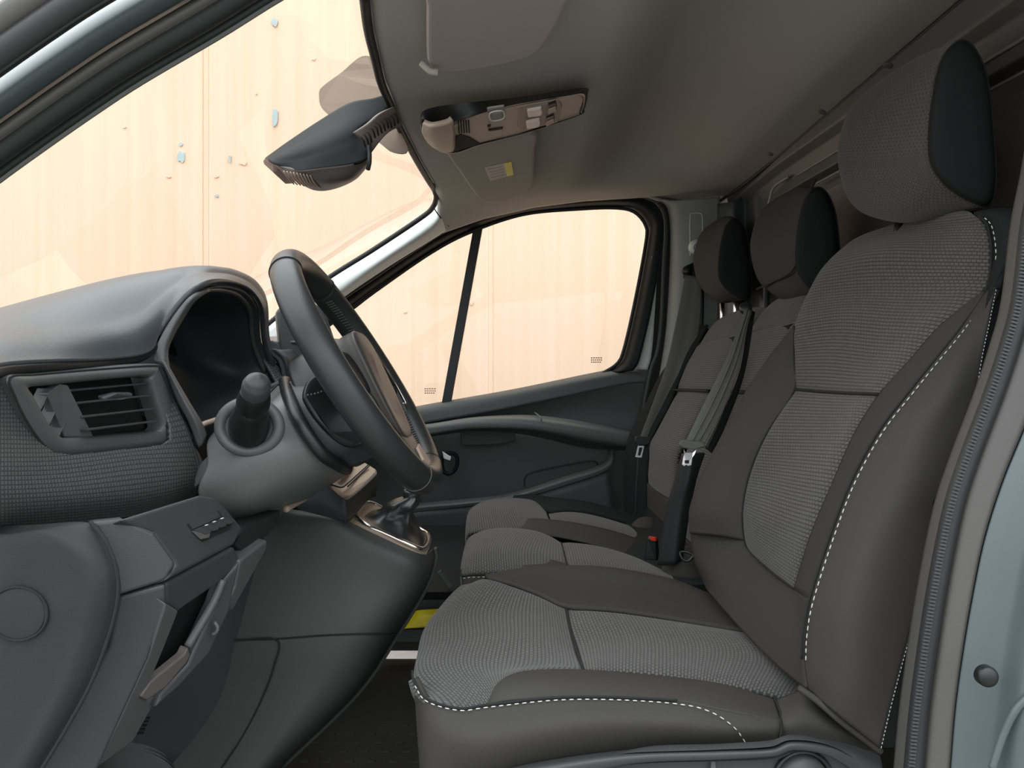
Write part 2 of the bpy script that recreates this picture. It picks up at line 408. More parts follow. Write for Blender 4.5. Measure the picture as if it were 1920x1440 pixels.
# windscreen glass
wr = []
for k in range(8):
    u = k/7; row = []
    for d, xh in [(.68, -.10), (.9, -.17), (1.2, -.20), (1.4, -.205), (1.6, -.195), (1.86, -.187), (2.06, -.21)]:
        x0 = xh-.008; z0 = .47 if d < 1.9 else .45
        row.append(W(x0-.90*u, d+(.06*u if d > 1.4 else -.04*u), z0-.50*u+.02*math.sin(u*math.pi)))
    wr.append(row)
ws = patch('window_1', wr, M['glass'], th=0, raw=True); tag(ws, kind='structure')
# brown dotted band of the windscreen behind the mirror housing
fr1 = slab('trim_2', [(712, 120, 1.42), (680, 105, 1.42), (640, 136, 1.43), (605, 162, 1.43), (598, 178, 1.43), (612, 212, 1.43), (700, 260, 1.42), (735, 285, 1.42), (765, 283, 1.42), (745, 235, 1.42), (722, 180, 1.42)], .003, M['frit'], bevel=0, smooth=70)
tag(fr1, kind='structure')

# bulkhead (wall_back)
bk = thing('wall_back', None, None, W(.62, 1.4, -.78), kind='structure')
def bx(px, py, x): return P(px, py, x*F/(px-960))
prof = [(.600, .522), (.604, .500), (.622, .488), (.632, .462), (.630, .440), (.655, .436), (.655, .404), (.632, .400), (.640, .380), (.645, .2), (.64, -.2), (.62, -.76)]
rows = []
for x, z in prof: rows.append([W(x, d, z-(0 if z > .5 else (1.75-min(d, 1.75))*.045 if z > .3 else 0)) for d in (.66, .9, 1.2, 1.5, 1.8, 2.16)])
patch('bulkhead_panel', rows, M['bulkhead'], bk, nu=30, nv=90, raw=True, linv=True, th=.004)
tube('bulkhead_ledge', [W(.6295, d, .4635-(1.75-min(d, 1.75))*.048) for d in (.66, .9, 1.2, 1.5, 1.72)], .0025, M['bulkmetal'], bk, raw=True)
tube('bulkhead_ledge', [W(.6305, d, .4225-(1.75-min(d, 1.75))*.048) for d in (.66, .9, 1.2, 1.5, 1.62)], .0022, M['bulkmetal'], bk, raw=True)
tube('headliner_edge', [W(.603, .66, .512), W(.603, 1.2, .514), W(.603, 1.72, .515), W(.598, 1.85, .512), W(.585, 2.0, .505), W(.575, 2.15, .507)], .004, M['rubber'], bk, raw=True)
patch('bulkhead_post', [[(1345, 382, 2.10), (1345, 480, 2.10), (1345, 620, 2.10), (1345, 800, 2.1)], [(1372, 378, 2.04), (1375, 480, 2.04), (1378, 620, 2.04), (1378, 800, 2.04)],
      [(1398, 365, 2.06), (1400, 480, 2.06), (1400, 620, 2.06), (1400, 800, 2.06)], [(1412, 352, 1.98), (1415, 480, 1.98), (1416, 620, 1.98), (1416, 800, 1.98)],
      [(1425, 340, 1.96), (1432, 470, 1.94), (1432, 620, 1.94), (1430, 800, 1.94)], [(1437, 330, 1.96), (1452, 460, 1.94), (1450, 600, 1.94), (1450, 800, 1.94)]], mat('pressed grey steel', (.13, .14, .14), .3, metal=.3), bk, nu=20, nv=50)
tube('bulkhead_flange', [(1478, 332, 1.74), (1452, 350, 1.80), (1443, 375, 1.82), (1437, 420, 1.84), (1433, 520, 1.85), (1432, 620, 1.86)], .0035, M['bulkmetal'], bk)
for px, py in ((1240, 329), (910, 562), (650, 772)):
    q = P(1200+px*.375, py*.375, 1.0); k_ = (.53*F/(1200+px*.375-960))
    dome('trim_clip', P(1200+px*.375, py*.375, k_*1.02), Vector((-.5, 0, -1)), .007, .0015, M['plastic_mid'], bk)

# far side: passenger door
dr = thing('door_1', None, None, W(0, 2.25, -.75), kind='structure')
inner = [(600, 622, 2.26), (663, 577, 2.26), (704, 546, 2.26), (808, 474, 2.26), (885, 434, 2.26), (982, 402, 2.26), (1086, 392, 2.26), (1155, 390, 2.26), (1190, 398, 2.26), (1211, 424, 2.26), (1211, 455, 2.26), (1190, 568, 2.26), (1169, 658, 2.26), (1156, 683, 2.26), (1130, 700, 2.26)]
outer = [(585, 606, 2.18), (648, 558, 2.18), (690, 528, 2.18), (780, 468, 2.18), (850, 428, 2.18), (960, 393, 2.18), (1080, 375, 2.18), (1165, 371, 2.18), (1212, 374, 2.18), (1240, 393, 2.18), (1243, 440, 2.18), (1222, 568, 2.18), (1205, 645, 2.18), (1196, 678, 2.18), (1186, 694, 2.18)]
mid = [((a[0]+b[0])/2, (a[1]+b[1])/2, 2.20) for a, b in zip(inner, outer)]
patch('window_frame', [inner, mid, outer], M['gloss_black'], dr, nu=110, nv=10)
tube('glass_run', [(p[0], p[1], 2.24) for p in inner], .005, M['rubber'], dr, n=110)
tube('window_seal', [(585, 604, 2.17), (645, 556, 2.17), (690, 526, 2.17), (780, 465, 2.17), (850, 424, 2.17), (960, 389, 2.17), (1080, 372, 2.17), (1165, 366, 2.17), (1215, 369, 2.17), (1243, 392, 2.17), (1250, 430, 2.17), (1246, 500, 2.17), (1241, 603, 2.17), (1233, 662, 2.17), (1220, 700, 2.17), (1196, 830, 2.17), (1180, 960, 2.17), (1172, 1040, 2.17)], .0075, M['rubber'], dr, n=140)
patch('door_shut_face', [[(1222, 480, 2.2), (1208, 570, 2.2), (1192, 660, 2.2), (1182, 692, 2.2)], [(1232, 480, 2.19), (1228, 570, 2.19), (1222, 660, 2.19), (1214, 693, 2.19)]], M['pillar'], dr, nu=12, nv=6)
slab('division_bar', [(887, 430, 2.235), (905, 424, 2.235), (846, 752, 2.235), (828, 756, 2.235)], .02, M['rubber'], dr, bevel=.002)
# door card
patch('belt_rail', [[(560, 805, 2.26), (790, 760, 2.26), (960, 730, 2.26), (1160, 690, 2.26), (1220, 692, 2.26)],
      [(560, 815, 2.2), (790, 768, 2.2), (960, 739, 2.2), (1160, 700, 2.2), (1215, 702, 2.2)],
      [(560, 838, 2.19), (795, 794, 2.19), (960, 764, 2.19), (1160, 722, 2.19), (1212, 716, 2.19)]], M['door'], dr, nu=40, nv=12)
patch('upper_panel', [[(560, 836, 2.195), (795, 792, 2.195), (960, 762, 2.195), (1160, 720, 2.195), (1212, 716, 2.195)],
      [(560, 850, 2.22), (800, 800, 2.22), (960, 782, 2.22), (1100, 770, 2.22), (1205, 770, 2.22)],
      [(560, 860, 2.22), (810, 810, 2.22), (980, 800, 2.22), (1100, 805, 2.22), (1190, 815, 2.22)]], M['door'], dr, nu=40, nv=14)
ar = patch('arm_rest', [[(640, 812, 2.2), (800, 795, 2.18), (880, 783, 2.17), (960, 778, 2.15), (1020, 780, 2.14), (1100, 791, 2.15), (1190, 808, 2.17)],
      [(640, 818, 2.15), (800, 798, 2.12), (880, 786, 2.10), (960, 783, 2.09), (1020, 788, 2.09), (1100, 800, 2.1), (1190, 815, 2.12)],
      [(640, 830, 2.14), (805, 808, 2.11), (880, 800, 2.09), (960, 798, 2.08), (1020, 802, 2.08), (1100, 815, 2.09), (1190, 832, 2.11)],
      [(640, 845, 2.15), (815, 815, 2.12), (880, 806, 2.11), (960, 806, 2.10), (1020, 812, 2.10), (1100, 828, 2.11), (1190, 842, 2.13)],
      [(640, 848, 2.22), (815, 818, 2.2), (880, 810, 2.2), (960, 812, 2.2), (1020, 822, 2.2), (1100, 840, 2.2), (1188, 846, 2.2)]], M['door_lt'], dr, nu=50, nv=30)
slab('pull_recess', [(862, 806, 2.175), (965, 806, 2.175), (968, 826, 2.18), (930, 834, 2.18), (866, 835, 2.18)], .02, M['door'], dr, bevel=.003)
patch('lower_panel', [[(640, 850, 2.22), (815, 815, 2.22), (980, 812, 2.22), (1188, 845, 2.22)], [(640, 950, 2.22), (815, 925, 2.22), (980, 905, 2.22), (1180, 930, 2.22)],
      [(640, 1060, 2.22), (815, 1060, 2.22), (980, 1060, 2.22), (1172, 1060, 2.22)], [(640, 1220, 2.22), (815, 1220, 2.22), (980, 1220, 2.22), (1165, 1220, 2.22)]], M['door'], dr, nu=30, nv=30)
patch('map_pocket', [[(640, 965, 2.17), (770, 945, 2.16), (870, 935, 2.15), (955, 925, 2.14), (1050, 895, 2.14), (1130, 868, 2.15), (1140, 845, 2.18), (1142, 835, 2.2)],
      [(640, 970, 2.13), (770, 951, 2.12), (870, 942, 2.11), (960, 930, 2.10), (1055, 900, 2.10), (1138, 872, 2.11), (1148, 845, 2.16), (1152, 835, 2.19)],
      [(640, 985, 2.13), (770, 962, 2.12), (870, 950, 2.11), (960, 938, 2.10), (1055, 912, 2.10), (1142, 880, 2.11), (1152, 848, 2.16), (1156, 836, 2.19)]], M['door_lt'], dr, nu=50, nv=14)
patch('pocket_front', [[(640, 984, 2.135), (770, 962, 2.12), (870, 950, 2.115), (960, 938, 2.105), (1055, 912, 2.105), (1142, 880, 2.115)],
      [(640, 1060, 2.15), (770, 1060, 2.14), (870, 1060, 2.13), (960, 1060, 2.12), (1055, 1060, 2.12), (1165, 1060, 2.13)], [(640, 1200, 2.15), (770, 1200, 2.14), (870, 1200, 2.13), (960, 1200, 2.12), (1055, 1200, 2.12), (1165, 1200, 2.13)]], M['door'], dr, nu=40, nv=20)
tube('pocket_lip', [(984, 912, 2.2), (985, 895, 2.2), (1000, 885, 2.2), (1060, 872, 2.2), (1105, 864, 2.2), (1118, 866, 2.2), (1122, 874, 2.2)], .0022, M['black'], dr)
tube('arm_rest_joint', [(1003, 774, 2.135), (1012, 781, 2.085), (1015, 790, 2.078)], .0018, M['door_lt'], ar, n=12)
# door handle loop seen past the wheel
dh = tube('door_handle', [(838, 850, 2.13), (850, 850, 2.13), (857, 858, 2.13), (856, 875, 2.13), (848, 886, 2.13), (838, 888, 2.13), (830, 880, 2.13), (829, 860, 2.13)], .0055, M['gloss_black'], dr, closed=True)
slab('lever', [(829, 846, 2.12), (846, 857, 2.12), (844, 864, 2.12), (832, 860, 2.12)], .01, M['steel'], dh, bevel=.001)

# window glass
def etched(parent, px, py, d):
    for k, (w_, n) in enumerate(((22, 5), (22, 6), (20, 5))):
        for q in range(n):
            x0 = px+q*w_/n; slab('etched_mark', [(x0, py+k*4, d), (x0+w_/n*.7, py+k*4, d), (x0+w_/n*.7, py+k*4+2, d), (x0, py+k*4+2, d)], .0005, M['etch'], parent, bevel=0)
M['etch'] = mat('etched print', (0.35, 0.26, 0.2), 0.7)
wg = thing('window_2', None, None, W(.2, 2.27, 0), kind='structure')
patch('pane', [[(905, 420, 2.27), (1000, 395, 2.27), (1100, 386, 2.27), (1205, 390, 2.27)], [(845, 755, 2.27), (960, 735, 2.27), (1100, 705, 2.27), (1180, 690, 2.27)]], M['glass'], wg, nu=8, nv=4, th=0)
etched(wg, 1108, 670, 2.265)
wq = thing('window_3', None, None, W(-.3, 2.27, 0), kind='structure')
patch('pane', [[(600, 612, 2.27), (700, 540, 2.27), (800, 470, 2.27), (890, 425, 2.27)], [(600, 800, 2.27), (700, 785, 2.27), (790, 765, 2.27), (840, 755, 2.27)]], M['glass'], wq, nu=8, nv=4, th=0)
etched(wq, 796, 728, 2.265)

# pillars (far)
ap = patch('trim_3', [[(822, 380, 2.06), (795, 408, 2.08), (700, 472, 2.12), (622, 522, 2.16), (560, 568, 2.18), (480, 628, 2.22)],
      [(826, 392, 2.03), (798, 418, 2.04), (708, 480, 2.08), (632, 530, 2.12), (568, 576, 2.14), (486, 637, 2.18)],
      [(832, 408, 2.04), (806, 434, 2.04), (720, 490, 2.07), (645, 542, 2.11), (580, 590, 2.13), (496, 652, 2.17)],
      [(843, 424, 2.14), (825, 440, 2.14), (735, 496, 2.15), (655, 550, 2.16), (590, 600, 2.18), (505, 665, 2.2)]], M['pillar'], nu=40, nv=24, th=.01)
tag(ap, kind='structure')
t = tube('trim_4', [(812, 388, 1.97), (826, 408, 2.03), (842, 424, 2.11)], .0015, M['seam'], n=14); tag(t, kind='structure')
rr = patch('trim_5', [[(843, 422, 2.15), (880, 408, 2.15), (960, 383, 2.15), (1080, 366, 2.15), (1180, 361, 2.15), (1245, 378, 2.15)], [(850, 430, 2.2), (880, 418, 2.2), (960, 394, 2.2), (1080, 376, 2.2), (1180, 371, 2.2), (1240, 388, 2.2)]],
      M['visor'], nu=40, nv=6); tag(rr, kind='structure')
bp_ = patch('trim_6', [[(1232, 374, 2.16), (1252, 395, 2.17), (1256, 470, 2.17), (1250, 600, 2.17), (1240, 680, 2.17), (1222, 790, 2.17), (1200, 1000, 2.17)],
      [(1255, 376, 2.13), (1272, 395, 2.12), (1274, 470, 2.12), (1270, 600, 2.12), (1262, 680, 2.12), (1245, 790, 2.12), (1230, 1000, 2.12)],
      [(1300, 374, 2.1), (1310, 395, 2.1), (1310, 470, 2.1), (1308, 600, 2.1), (1305, 680, 2.1), (1290, 790, 2.1), (1280, 1000, 2.1)],
      [(1350, 370, 2.1), (1350, 395, 2.1), (1350, 470, 2.1), (1350, 600, 2.1), (1350, 680, 2.1), (1350, 790, 2.1), (1350, 1000, 2.1)]], M['pillar_dk'], nu=40, nv=24); tag(bp_, kind='structure')
t = tube('trim_7', [(1294, 480, 2.085), (1294, 408, 2.085), (1300, 400, 2.085), (1313, 400, 2.085), (1317, 408, 2.085), (1317, 450, 2.085)], .0014, M['pillar'], n=40); tag(t, kind='structure')

jb = patch('leak_backing', [[(1196, 352, 2.275), (1245, 345, 2.275), (1350, 320, 2.275), (1480, 300, 2.275)], [(1212, 420, 2.275), (1250, 420, 2.275), (1350, 420, 2.275), (1480, 420, 2.275)], [(1190, 700, 2.275), (1250, 700, 2.275), (1350, 700, 2.275), (1480, 700, 2.275)], [(1160, 1260, 2.275), (1250, 1260, 2.275), (1350, 1260, 2.275), (1480, 1260, 2.275)]], M['rubber'], nu=8, nv=8); tag(jb, kind='structure')  # black backing added behind the door edge to stop light leaks
jb = patch('trim_12', [[(845, 418, 2.14), (880, 402, 2.14), (960, 378, 2.14), (1080, 360, 2.14), (1200, 355, 2.14), (1345, 365, 2.14), (1400, 350, 2.14)], [(845, 424, 2.24), (880, 410, 2.24), (960, 386, 2.24), (1080, 368, 2.24), (1200, 364, 2.24), (1345, 385, 2.24), (1400, 380, 2.24)]], M['visor'], nu=30, nv=4); tag(jb, kind='structure')  # strip added over the gap below the headliner to stop light leaks

# near side: body frame round the door opening
def edge(off, d):                       # pillar line; off = pixels upwards from the inner edge
    base = [(-260, 545), (-120, 437), (0, 345), (80, 287), (170, 224), (267, 160), (417, 72), (533, 0), (700, -95), (860, -180), (1040, -260), (1260, -320), (1560, -355), (1860, -350)]
    return [(x-off*.5, y-off*.86, d) for x, y in base]
apn = thing('trim_8', None, None, P(0, 345, .66), kind='structure')
patch('pillar_lining', [edge(0, .69), edge(14, .68), edge(30, .672)], M['pillar_dk'], apn, nu=60, nv=8)
patch('pillar_gutter', [edge(24, .672), edge(40, .70), edge(56, .672)], M['rubber'], apn, nu=60, nv=10)
tube('door_seal', edge(52, .66), .010, M['rubber'], apn, n=120)
tube('seal_lip', edge(36, .665), .0035, M['rubber'], apn, n=120)
patch('seal_flange', [edge(58, .655), edge(78, .645), edge(92, .65)], M['greyrubber'], apn, nu=60, nv=8)
patch('painted_pillar', [edge(92, .66), edge(112, .64), edge(135, .632), edge(150, .634), edge(160, .642), edge(168, .66)], M['paint'], apn, nu=60, nv=14)
odr = thing('open_driver_door_frame', 'dark window frame of the open driver door across the top left corner', 'door frame', P(0, 90, .60))
tube('door_frame_bar', edge(196, .585), .011, M['rubber'], odr, n=100)
tube('frame_lip', edge(172, .585), .0022, M['black'], odr, n=100)
tube('outer_bar', edge(246, .585), .011, M['greyrubber'], odr, n=100)
tube('frame_joint', edge(222, .58), .0020, M['black'], odr, n=100)

bpn = thing('trim_9', None, None, P(1750, 1200, .66), kind='structure')
sl = [(2000, -330), (2005, -160), (1995, 0), (1975, 150), (1955, 300), (1932, 420), (1915, 560), (1895, 640), (1862, 740), (1820, 850), (1790, 940), (1768, 1040), (1750, 1140), (1735, 1240), (1722, 1340), (1712, 1450), (1705, 1520)]
def bl(dx, d): return [(x+dx, y, d) for x, y in sl]
patch('pillar_lining', [bl(-38, .71), bl(-24, .69), bl(-8, .675)], M['greyrubber'], bpn, nu=70, nv=8)
patch('seal_base', [bl(-12, .68), bl(2, .668), bl(16, .66)], M['rubber'], bpn, nu=70, nv=8)
tube('door_seal', bl(0, .658), .0078, M['rubber'], bpn, n=260)
G_ = curve([P(x-3, y, .6495) for x, y, _ in bl(0, 0)], 280)
V, Fc = [], []
for a, b in zip(G_, G_[1:]):            # fine ribs along the seal
    t_ = (b-a); u_ = Vector((t_.z, 0, -t_.x)).normalized()*.0026; i0 = len(V); c_ = (a+b)/2; t_ *= .27
    V += [c_-t_-u_, c_-t_+u_, c_+t_+u_, c_+t_-u_, c_-t_-u_+Vector((0, .002, 0)), c_-t_+u_+Vector((0, .002, 0)), c_+t_+u_+Vector((0, .002, 0)), c_+t_-u_+Vector((0, .002, 0))]
    Fc += [(i0, i0+1, i0+2, i0+3), (i0+4, i0+5, i0+1, i0), (i0+5, i0+6, i0+2, i0+1), (i0+6, i0+7, i0+3, i0+2), (i0+7, i0+4, i0, i0+3)]
me = bpy.data.meshes.new('m'); me.from_pydata(V, [], Fc); o = finish('seal_ribs', me, M['ribs'], bpn, smooth=False); o['kind'] = 'stuff'
pe = [(2085, -330), (2090, -160), (2080, 0), (2060, 150), (2035, 330), (2010, 480), (1965, 680), (1925, 790), (1880, 900), (1845, 1010), (1822, 1120), (1805, 1220), (1790, 1330), (1780, 1450), (1772, 1520)]
patch('seal_flange', [bl(14, .662), bl(30, .655), [(x, y, .65) for x, y in pe]], M['greyrubber'], bpn, nu=70, nv=10)
body = thing('body_side_pillar', 'grey blue painted body pillar at the right edge with round black plug', 'car body', P(1860, 1300, .6))
pq = [(x+2, y, .648) for x, y in pe]
patch('painted_panel', [pq, [(x+30, y, .64) for x, y, d in pq], [(x+75, y+6, .625) for x, y, d in pq], [(x+150, y+16, .60) for x, y, d in pq], [(x+280, y+30, .60) for x, y, d in pq], [(x+700, y+30, .585) for x, y, d in pq]], M['paint'], body, nu=60, nv=40)
tube('body_crease', [(1860, 1440, .612), (1880, 1380, .610), (1905, 1330, .606), (1945, 1290, .602), (1990, 1250, .60)], .003, M['paint'], body)
dome('rubber_plug', P(1852, 1269, .612), Vector((0, -1, 0)), .0083, .005, M['black'], body)


# ------------------------------------------------------------------ driver's seat
ds = thing('driver_seat_unit', 'nearest seat, charcoal cloth with woven grey centre and white stitched side seam', 'seat', P(1200, 1430, 1.0))
r0 = [(775, 1272, .83), (800, 1308, .80), (860, 1326, .79), (915, 1318, .795), (935, 1280, .82), (985, 1258, .85), (1090, 1255, .875)]
r1 = [(788, 1340, .88), (780, 1290, .88), (796, 1262, .882), (860, 1253, .887), (930, 1250, .89), (1010, 1250, .89), (1088, 1248, .89)]
r2 = [(790, 1330, .98), (785, 1240, .98), (803, 1212, .98), (870, 1198, .985), (940, 1196, .985), (1010, 1200, .985), (1079, 1222, .96)]
r3 = [(803, 1300, 1.08), (800, 1190, 1.08), (820, 1158, 1.08), (870, 1146, 1.09), (940, 1148, 1.09), (1010, 1155, 1.07), (1068, 1180, 1.03)]
r4 = [(862, 1200, 1.19), (856, 1110, 1.19), (884, 1093, 1.19), (912, 1086, 1.18), (960, 1100, 1.16), (1010, 1119, 1.13), (1060, 1142, 1.10)]
patch('cushion_front_panel', [r0, r1, r2, r3, r4], M['woven'], ds, nu=80, nv=70, puff=.003)
patch('cushion_centre_panel', [[(1095, 1256, .875), (1180, 1260, .875), (1280, 1271, .87), (1380, 1287, .86), (1500, 1315, .85)],
      [(1084, 1215, .965), (1180, 1207, .985), (1280, 1215, .975), (1400, 1235, .95), (1530, 1270, .92)],
      [(1070, 1175, 1.035), (1165, 1172, 1.05), (1265, 1182, 1.04), (1380, 1200, 1.02), (1520, 1230, .99)],
      [(1062, 1143, 1.10), (1150, 1150, 1.10), (1250, 1165, 1.09), (1350, 1181, 1.07), (1500, 1205, 1.05)]], M['woven'], ds, nu=60, nv=50, puff=.004)
seamU = [(914, 1319, .795), (935, 1280, .82), (985, 1258, .85), (1094, 1255, .875), (1250, 1268, .872), (1350, 1281, .865), (1454, 1311, .85)]
seamL = [(916, 1320, .79), (960, 1313, .788), (1040, 1308, .785), (1150, 1307, .782), (1270, 1314, .78), (1350, 1330, .78), (1465, 1352, .785)]
patch('near_bolster', [seamU, [(914, 1320, .793), (948, 1293, .80), (1010, 1279, .81), (1120, 1277, .82), (1260, 1288, .82), (1350, 1303, .82), (1460, 1330, .82)], seamL], M['fabric'], ds, nu=80, nv=30, puff=.001)
top = [(775, 1272, .83), (800, 1308, .80), (860, 1327, .79), (916, 1321, .79), (1040, 1309, .785), (1150, 1308, .782), (1270, 1315, .78), (1350, 1331, .78), (1465, 1352, .785)]
patch('side_panel', [top,
      [(782, 1375, .85), (800, 1380, .795), (860, 1390, .768), (920, 1385, .762), (1040, 1365, .758), (1150, 1355, .758), (1270, 1358, .76), (1350, 1365, .764), (1463, 1370, .778)],
      [(790, 1490, .87), (802, 1490, .80), (860, 1475, .785), (930, 1455, .775), (1050, 1428, .775), (1150, 1415, .775), (1270, 1406, .775), (1350, 1402, .775), (1462, 1392, .78)]], M['fabric'], ds, nu=90, nv=40, puff=.001)
patch('cushion_rear_panel', [[(1454, 1311, .845), (1485, 1300, .835), (1512, 1294, .825), (1560, 1335, .81), (1650, 1400, .79)],
      [(1464, 1350, .79), (1490, 1345, .785), (1520, 1345, .785), (1570, 1365, .785), (1650, 1405, .785)],
      [(1462, 1392, .785), (1490, 1386, .78), (1530, 1386, .78), (1580, 1394, .78), (1650, 1412, .78)]], M['fabric'], ds, nu=40, nv=24)
patch('far_bolster', [[(912, 1085, 1.18), (960, 1099, 1.16), (1010, 1119, 1.13), (1062, 1142, 1.10), (1150, 1149, 1.10), (1250, 1164, 1.09), (1350, 1181, 1.07), (1440, 1195, 1.05)],
      [(912, 1085, 1.185), (955, 1086, 1.195), (1005, 1092, 1.195), (1080, 1103, 1.19), (1160, 1110, 1.19), (1260, 1124, 1.19), (1350, 1143, 1.17), (1440, 1175, 1.15)],
      [(912, 1085, 1.19), (955, 1075, 1.22), (1005, 1068, 1.24), (1085, 1067, 1.24), (1160, 1073, 1.24), (1260, 1092, 1.24), (1335, 1120, 1.24), (1440, 1160, 1.22)],
      [(915, 1095, 1.2), (960, 1090, 1.26), (1005, 1085, 1.28), (1085, 1085, 1.28), (1160, 1090, 1.28), (1260, 1110, 1.28), (1335, 1140, 1.28), (1440, 1180, 1.26)],
      [(915, 1200, 1.2), (960, 1200, 1.26), (1005, 1200, 1.28), (1085, 1200, 1.28), (1160, 1200, 1.28), (1260, 1220, 1.28), (1335, 1240, 1.28), (1440, 1260, 1.26)]], M['fabric'], ds, nu=60, nv=50, puff=.001)
tube('piping', [(773, 1258, .86), (776, 1276, .825), (800, 1310, .797), (860, 1328, .787), (916, 1321, .787), (1040, 1308, .782), (1150, 1307, .779), (1270, 1313, .777)], .0013, M['seam'], ds, n=90)
dashes('stitching', [(778, 1285, .815), (800, 1314, .795), (860, 1331, .785), (916, 1325, .785), (1040, 1312, .780), (1150, 1311, .777), (1270, 1319, .775), (1330, 1333, .770), (1375, 1362, .766), (1400, 1396, .768)], M['stitch'], ds)
tube('rear_seam', [(1453, 1310, .845), (1464, 1340, .80), (1465, 1370, .778), (1460, 1394, .778)], .0012, M['seam'], ds, n=30)
tube('cross_seam', [(1062, 1142, 1.10), (1069, 1176, 1.035), (1081, 1218, .963), (1093, 1256, .875)], .0022, M['seam'], ds, n=30)
# backrest
patch('backrest_lower_panel', [[(1488, 1103, .93), (1444, 1069, 1.02), (1407, 1035, 1.10), (1396, 1012, 1.13)],
      [(1520, 1000, .91), (1480, 985, .98), (1430, 965, 1.06), (1394, 950, 1.14)], [(1562, 900, .90), (1510, 893, .98), (1460, 886, 1.07), (1409, 880, 1.15)],
      [(1602, 810, .90), (1550, 810, .98), (1495, 809, 1.06), (1441, 808, 1.14)], [(1646, 741, .90), (1590, 739, .98), (1540, 736, 1.06), (1491, 732, 1.14)]], M['woven_back'], ds, nu=40, nv=60, puff=.003)
patch('backrest_upper_panel', [[(1646, 738, .90), (1590, 736, .98), (1540, 733, 1.06), (1491, 729, 1.14)],
      [(1700, 680, .88), (1630, 675, .97), (1560, 668, 1.06), (1489, 670, 1.15)], [(1762, 610, .86), (1670, 605, .96), (1575, 600, 1.07), (1490, 612, 1.16)],
      [(1842, 545, .835), (1730, 545, .93), (1610, 545, 1.07), (1512, 555, 1.19)], [(1854, 480, .832), (1750, 480, .93), (1640, 480, 1.05), (1545, 498, 1.2)],
      [(1847, 425, .85), (1775, 430, .94), (1690, 440, 1.05), (1602, 448, 1.18)], [(1822, 400, .88), (1765, 408, .96), (1705, 418, 1.06), (1655, 430, 1.18)],
      [(1822, 398, .93), (1775, 402, 1.0), (1720, 415, 1.1), (1665, 428, 1.2)]], M['woven_back'], ds, nu=60, nv=80, puff=.003)
patch('near_bolster_strip', [[(1488, 1103, .93), (1500, 1112, .88), (1518, 1125, .80)], [(1520, 1000, .91), (1540, 1002, .85), (1558, 1000, .80)],
      [(1562, 900, .90), (1580, 903, .85), (1597, 900, .80)], [(1602, 810, .90), (1628, 812, .84), (1648, 808, .80)], [(1646, 740, .90), (1678, 742, .84), (1702, 738, .80)],
      [(1700, 680, .88), (1732, 678, .84), (1757, 670, .803)], [(1762, 610, .86), (1785, 615, .83), (1800, 617, .81)], [(1842, 545, .835), (1845, 546, .83), (1848, 547, .825)]], M['fabric'], ds, nu=20, nv=70)
patch('backrest_base_panel', [[(1510, 1292, .80), (1450, 1242, .90), (1385, 1175, 1.03), (1330, 1112, 1.17), (1322, 1100, 1.25)],
      [(1507, 1210, .80), (1480, 1180, .88), (1410, 1120, 1.03), (1340, 1070, 1.16), (1302, 1052, 1.23)], [(1518, 1124, .80), (1488, 1104, .93), (1430, 1058, 1.06), (1396, 1014, 1.13), (1294, 1000, 1.22)]], M['fabric'], ds, nu=50, nv=30)
patch('far_bolster_strip', [[(1396, 1013, 1.13), (1350, 1005, 1.16), (1294, 1000, 1.22), (1310, 1000, 1.28)], [(1394, 950, 1.14), (1345, 955, 1.16), (1293, 955, 1.22), (1315, 955, 1.28)],
      [(1409, 880, 1.15), (1360, 888, 1.17), (1314, 893, 1.22), (1335, 890, 1.28)], [(1441, 808, 1.14), (1395, 812, 1.17), (1354, 815, 1.22), (1375, 815, 1.28)],
      [(1491, 730, 1.14), (1445, 727, 1.17), (1402, 727, 1.22), (1425, 725, 1.28)], [(1489, 670, 1.15), (1468, 667, 1.18), (1444, 665, 1.23), (1465, 665, 1.28)],
      [(1490, 612, 1.16), (1490, 611, 1.18), (1489, 610, 1.22), (1500, 610, 1.28)]], M['fabric'], ds, nu=30, nv=60)
sp_ = [[(1515, 1295, .80), (1570, 1340, .765), (1650, 1402, .76)], [(1508, 1230, .80), (1590, 1280, .755), (1672, 1310, .76)], [(1518, 1124, .80), (1600, 1150, .75), (1708, 1180, .76)],
      [(1558, 1000, .80), (1640, 1020, .75), (1755, 1040, .76)], [(1597, 900, .80), (1690, 910, .75), (1790, 910, .76)], [(1648, 808, .80), (1725, 810, .755), (1812, 810, .76)],
      [(1702, 738, .80), (1770, 735, .76), (1828, 735, .765)], [(1757, 670, .803), (1800, 665, .775), (1840, 665, .77)], [(1800, 617, .81), (1830, 610, .79), (1853, 605, .78)],
      [(1848, 547, .825), (1856, 543, .80), (1866, 540, .79)]]
patch('backrest_side_panel', sp_, M['fabric'], ds, nu=40, nv=90, puff=.001)
patch('backrest_rear_panel', [[r[-1], (r[-1][0]+22, r[-1][1], r[-1][2]+.012), (r[-1][0]+60, r[-1][1], r[-1][2]+.06), (r[-1][0]+70, r[-1][1], r[-1][2]+.35)] for r in sp_] +
      [[(1895, 470, .79), (1915, 470, .80), (1950, 470, .85), (1960, 470, 1.1)], [(1912, 398, .83), (1930, 400, .83), (1960, 405, .87), (1970, 405, 1.1)]], M['fabric_dk'], ds, nu=24, nv=70)
patch('shoulder_panel', [[(1848, 545, .825), (1858, 543, .80), (1866, 540, .79)], [(1860, 480, .825), (1877, 475, .80), (1895, 470, .79)], [(1852, 425, .84), (1876, 415, .815), (1908, 408, .805)],
      [(1826, 400, .875), (1862, 394, .85), (1912, 392, .84)], [(1825, 396, .93), (1862, 390, .93), (1925, 390, .93)], [(1750, 405, 1.15), (1800, 400, 1.15), (1850, 400, 1.15)]], M['fabric_dk'], ds, nu=24, nv=50)
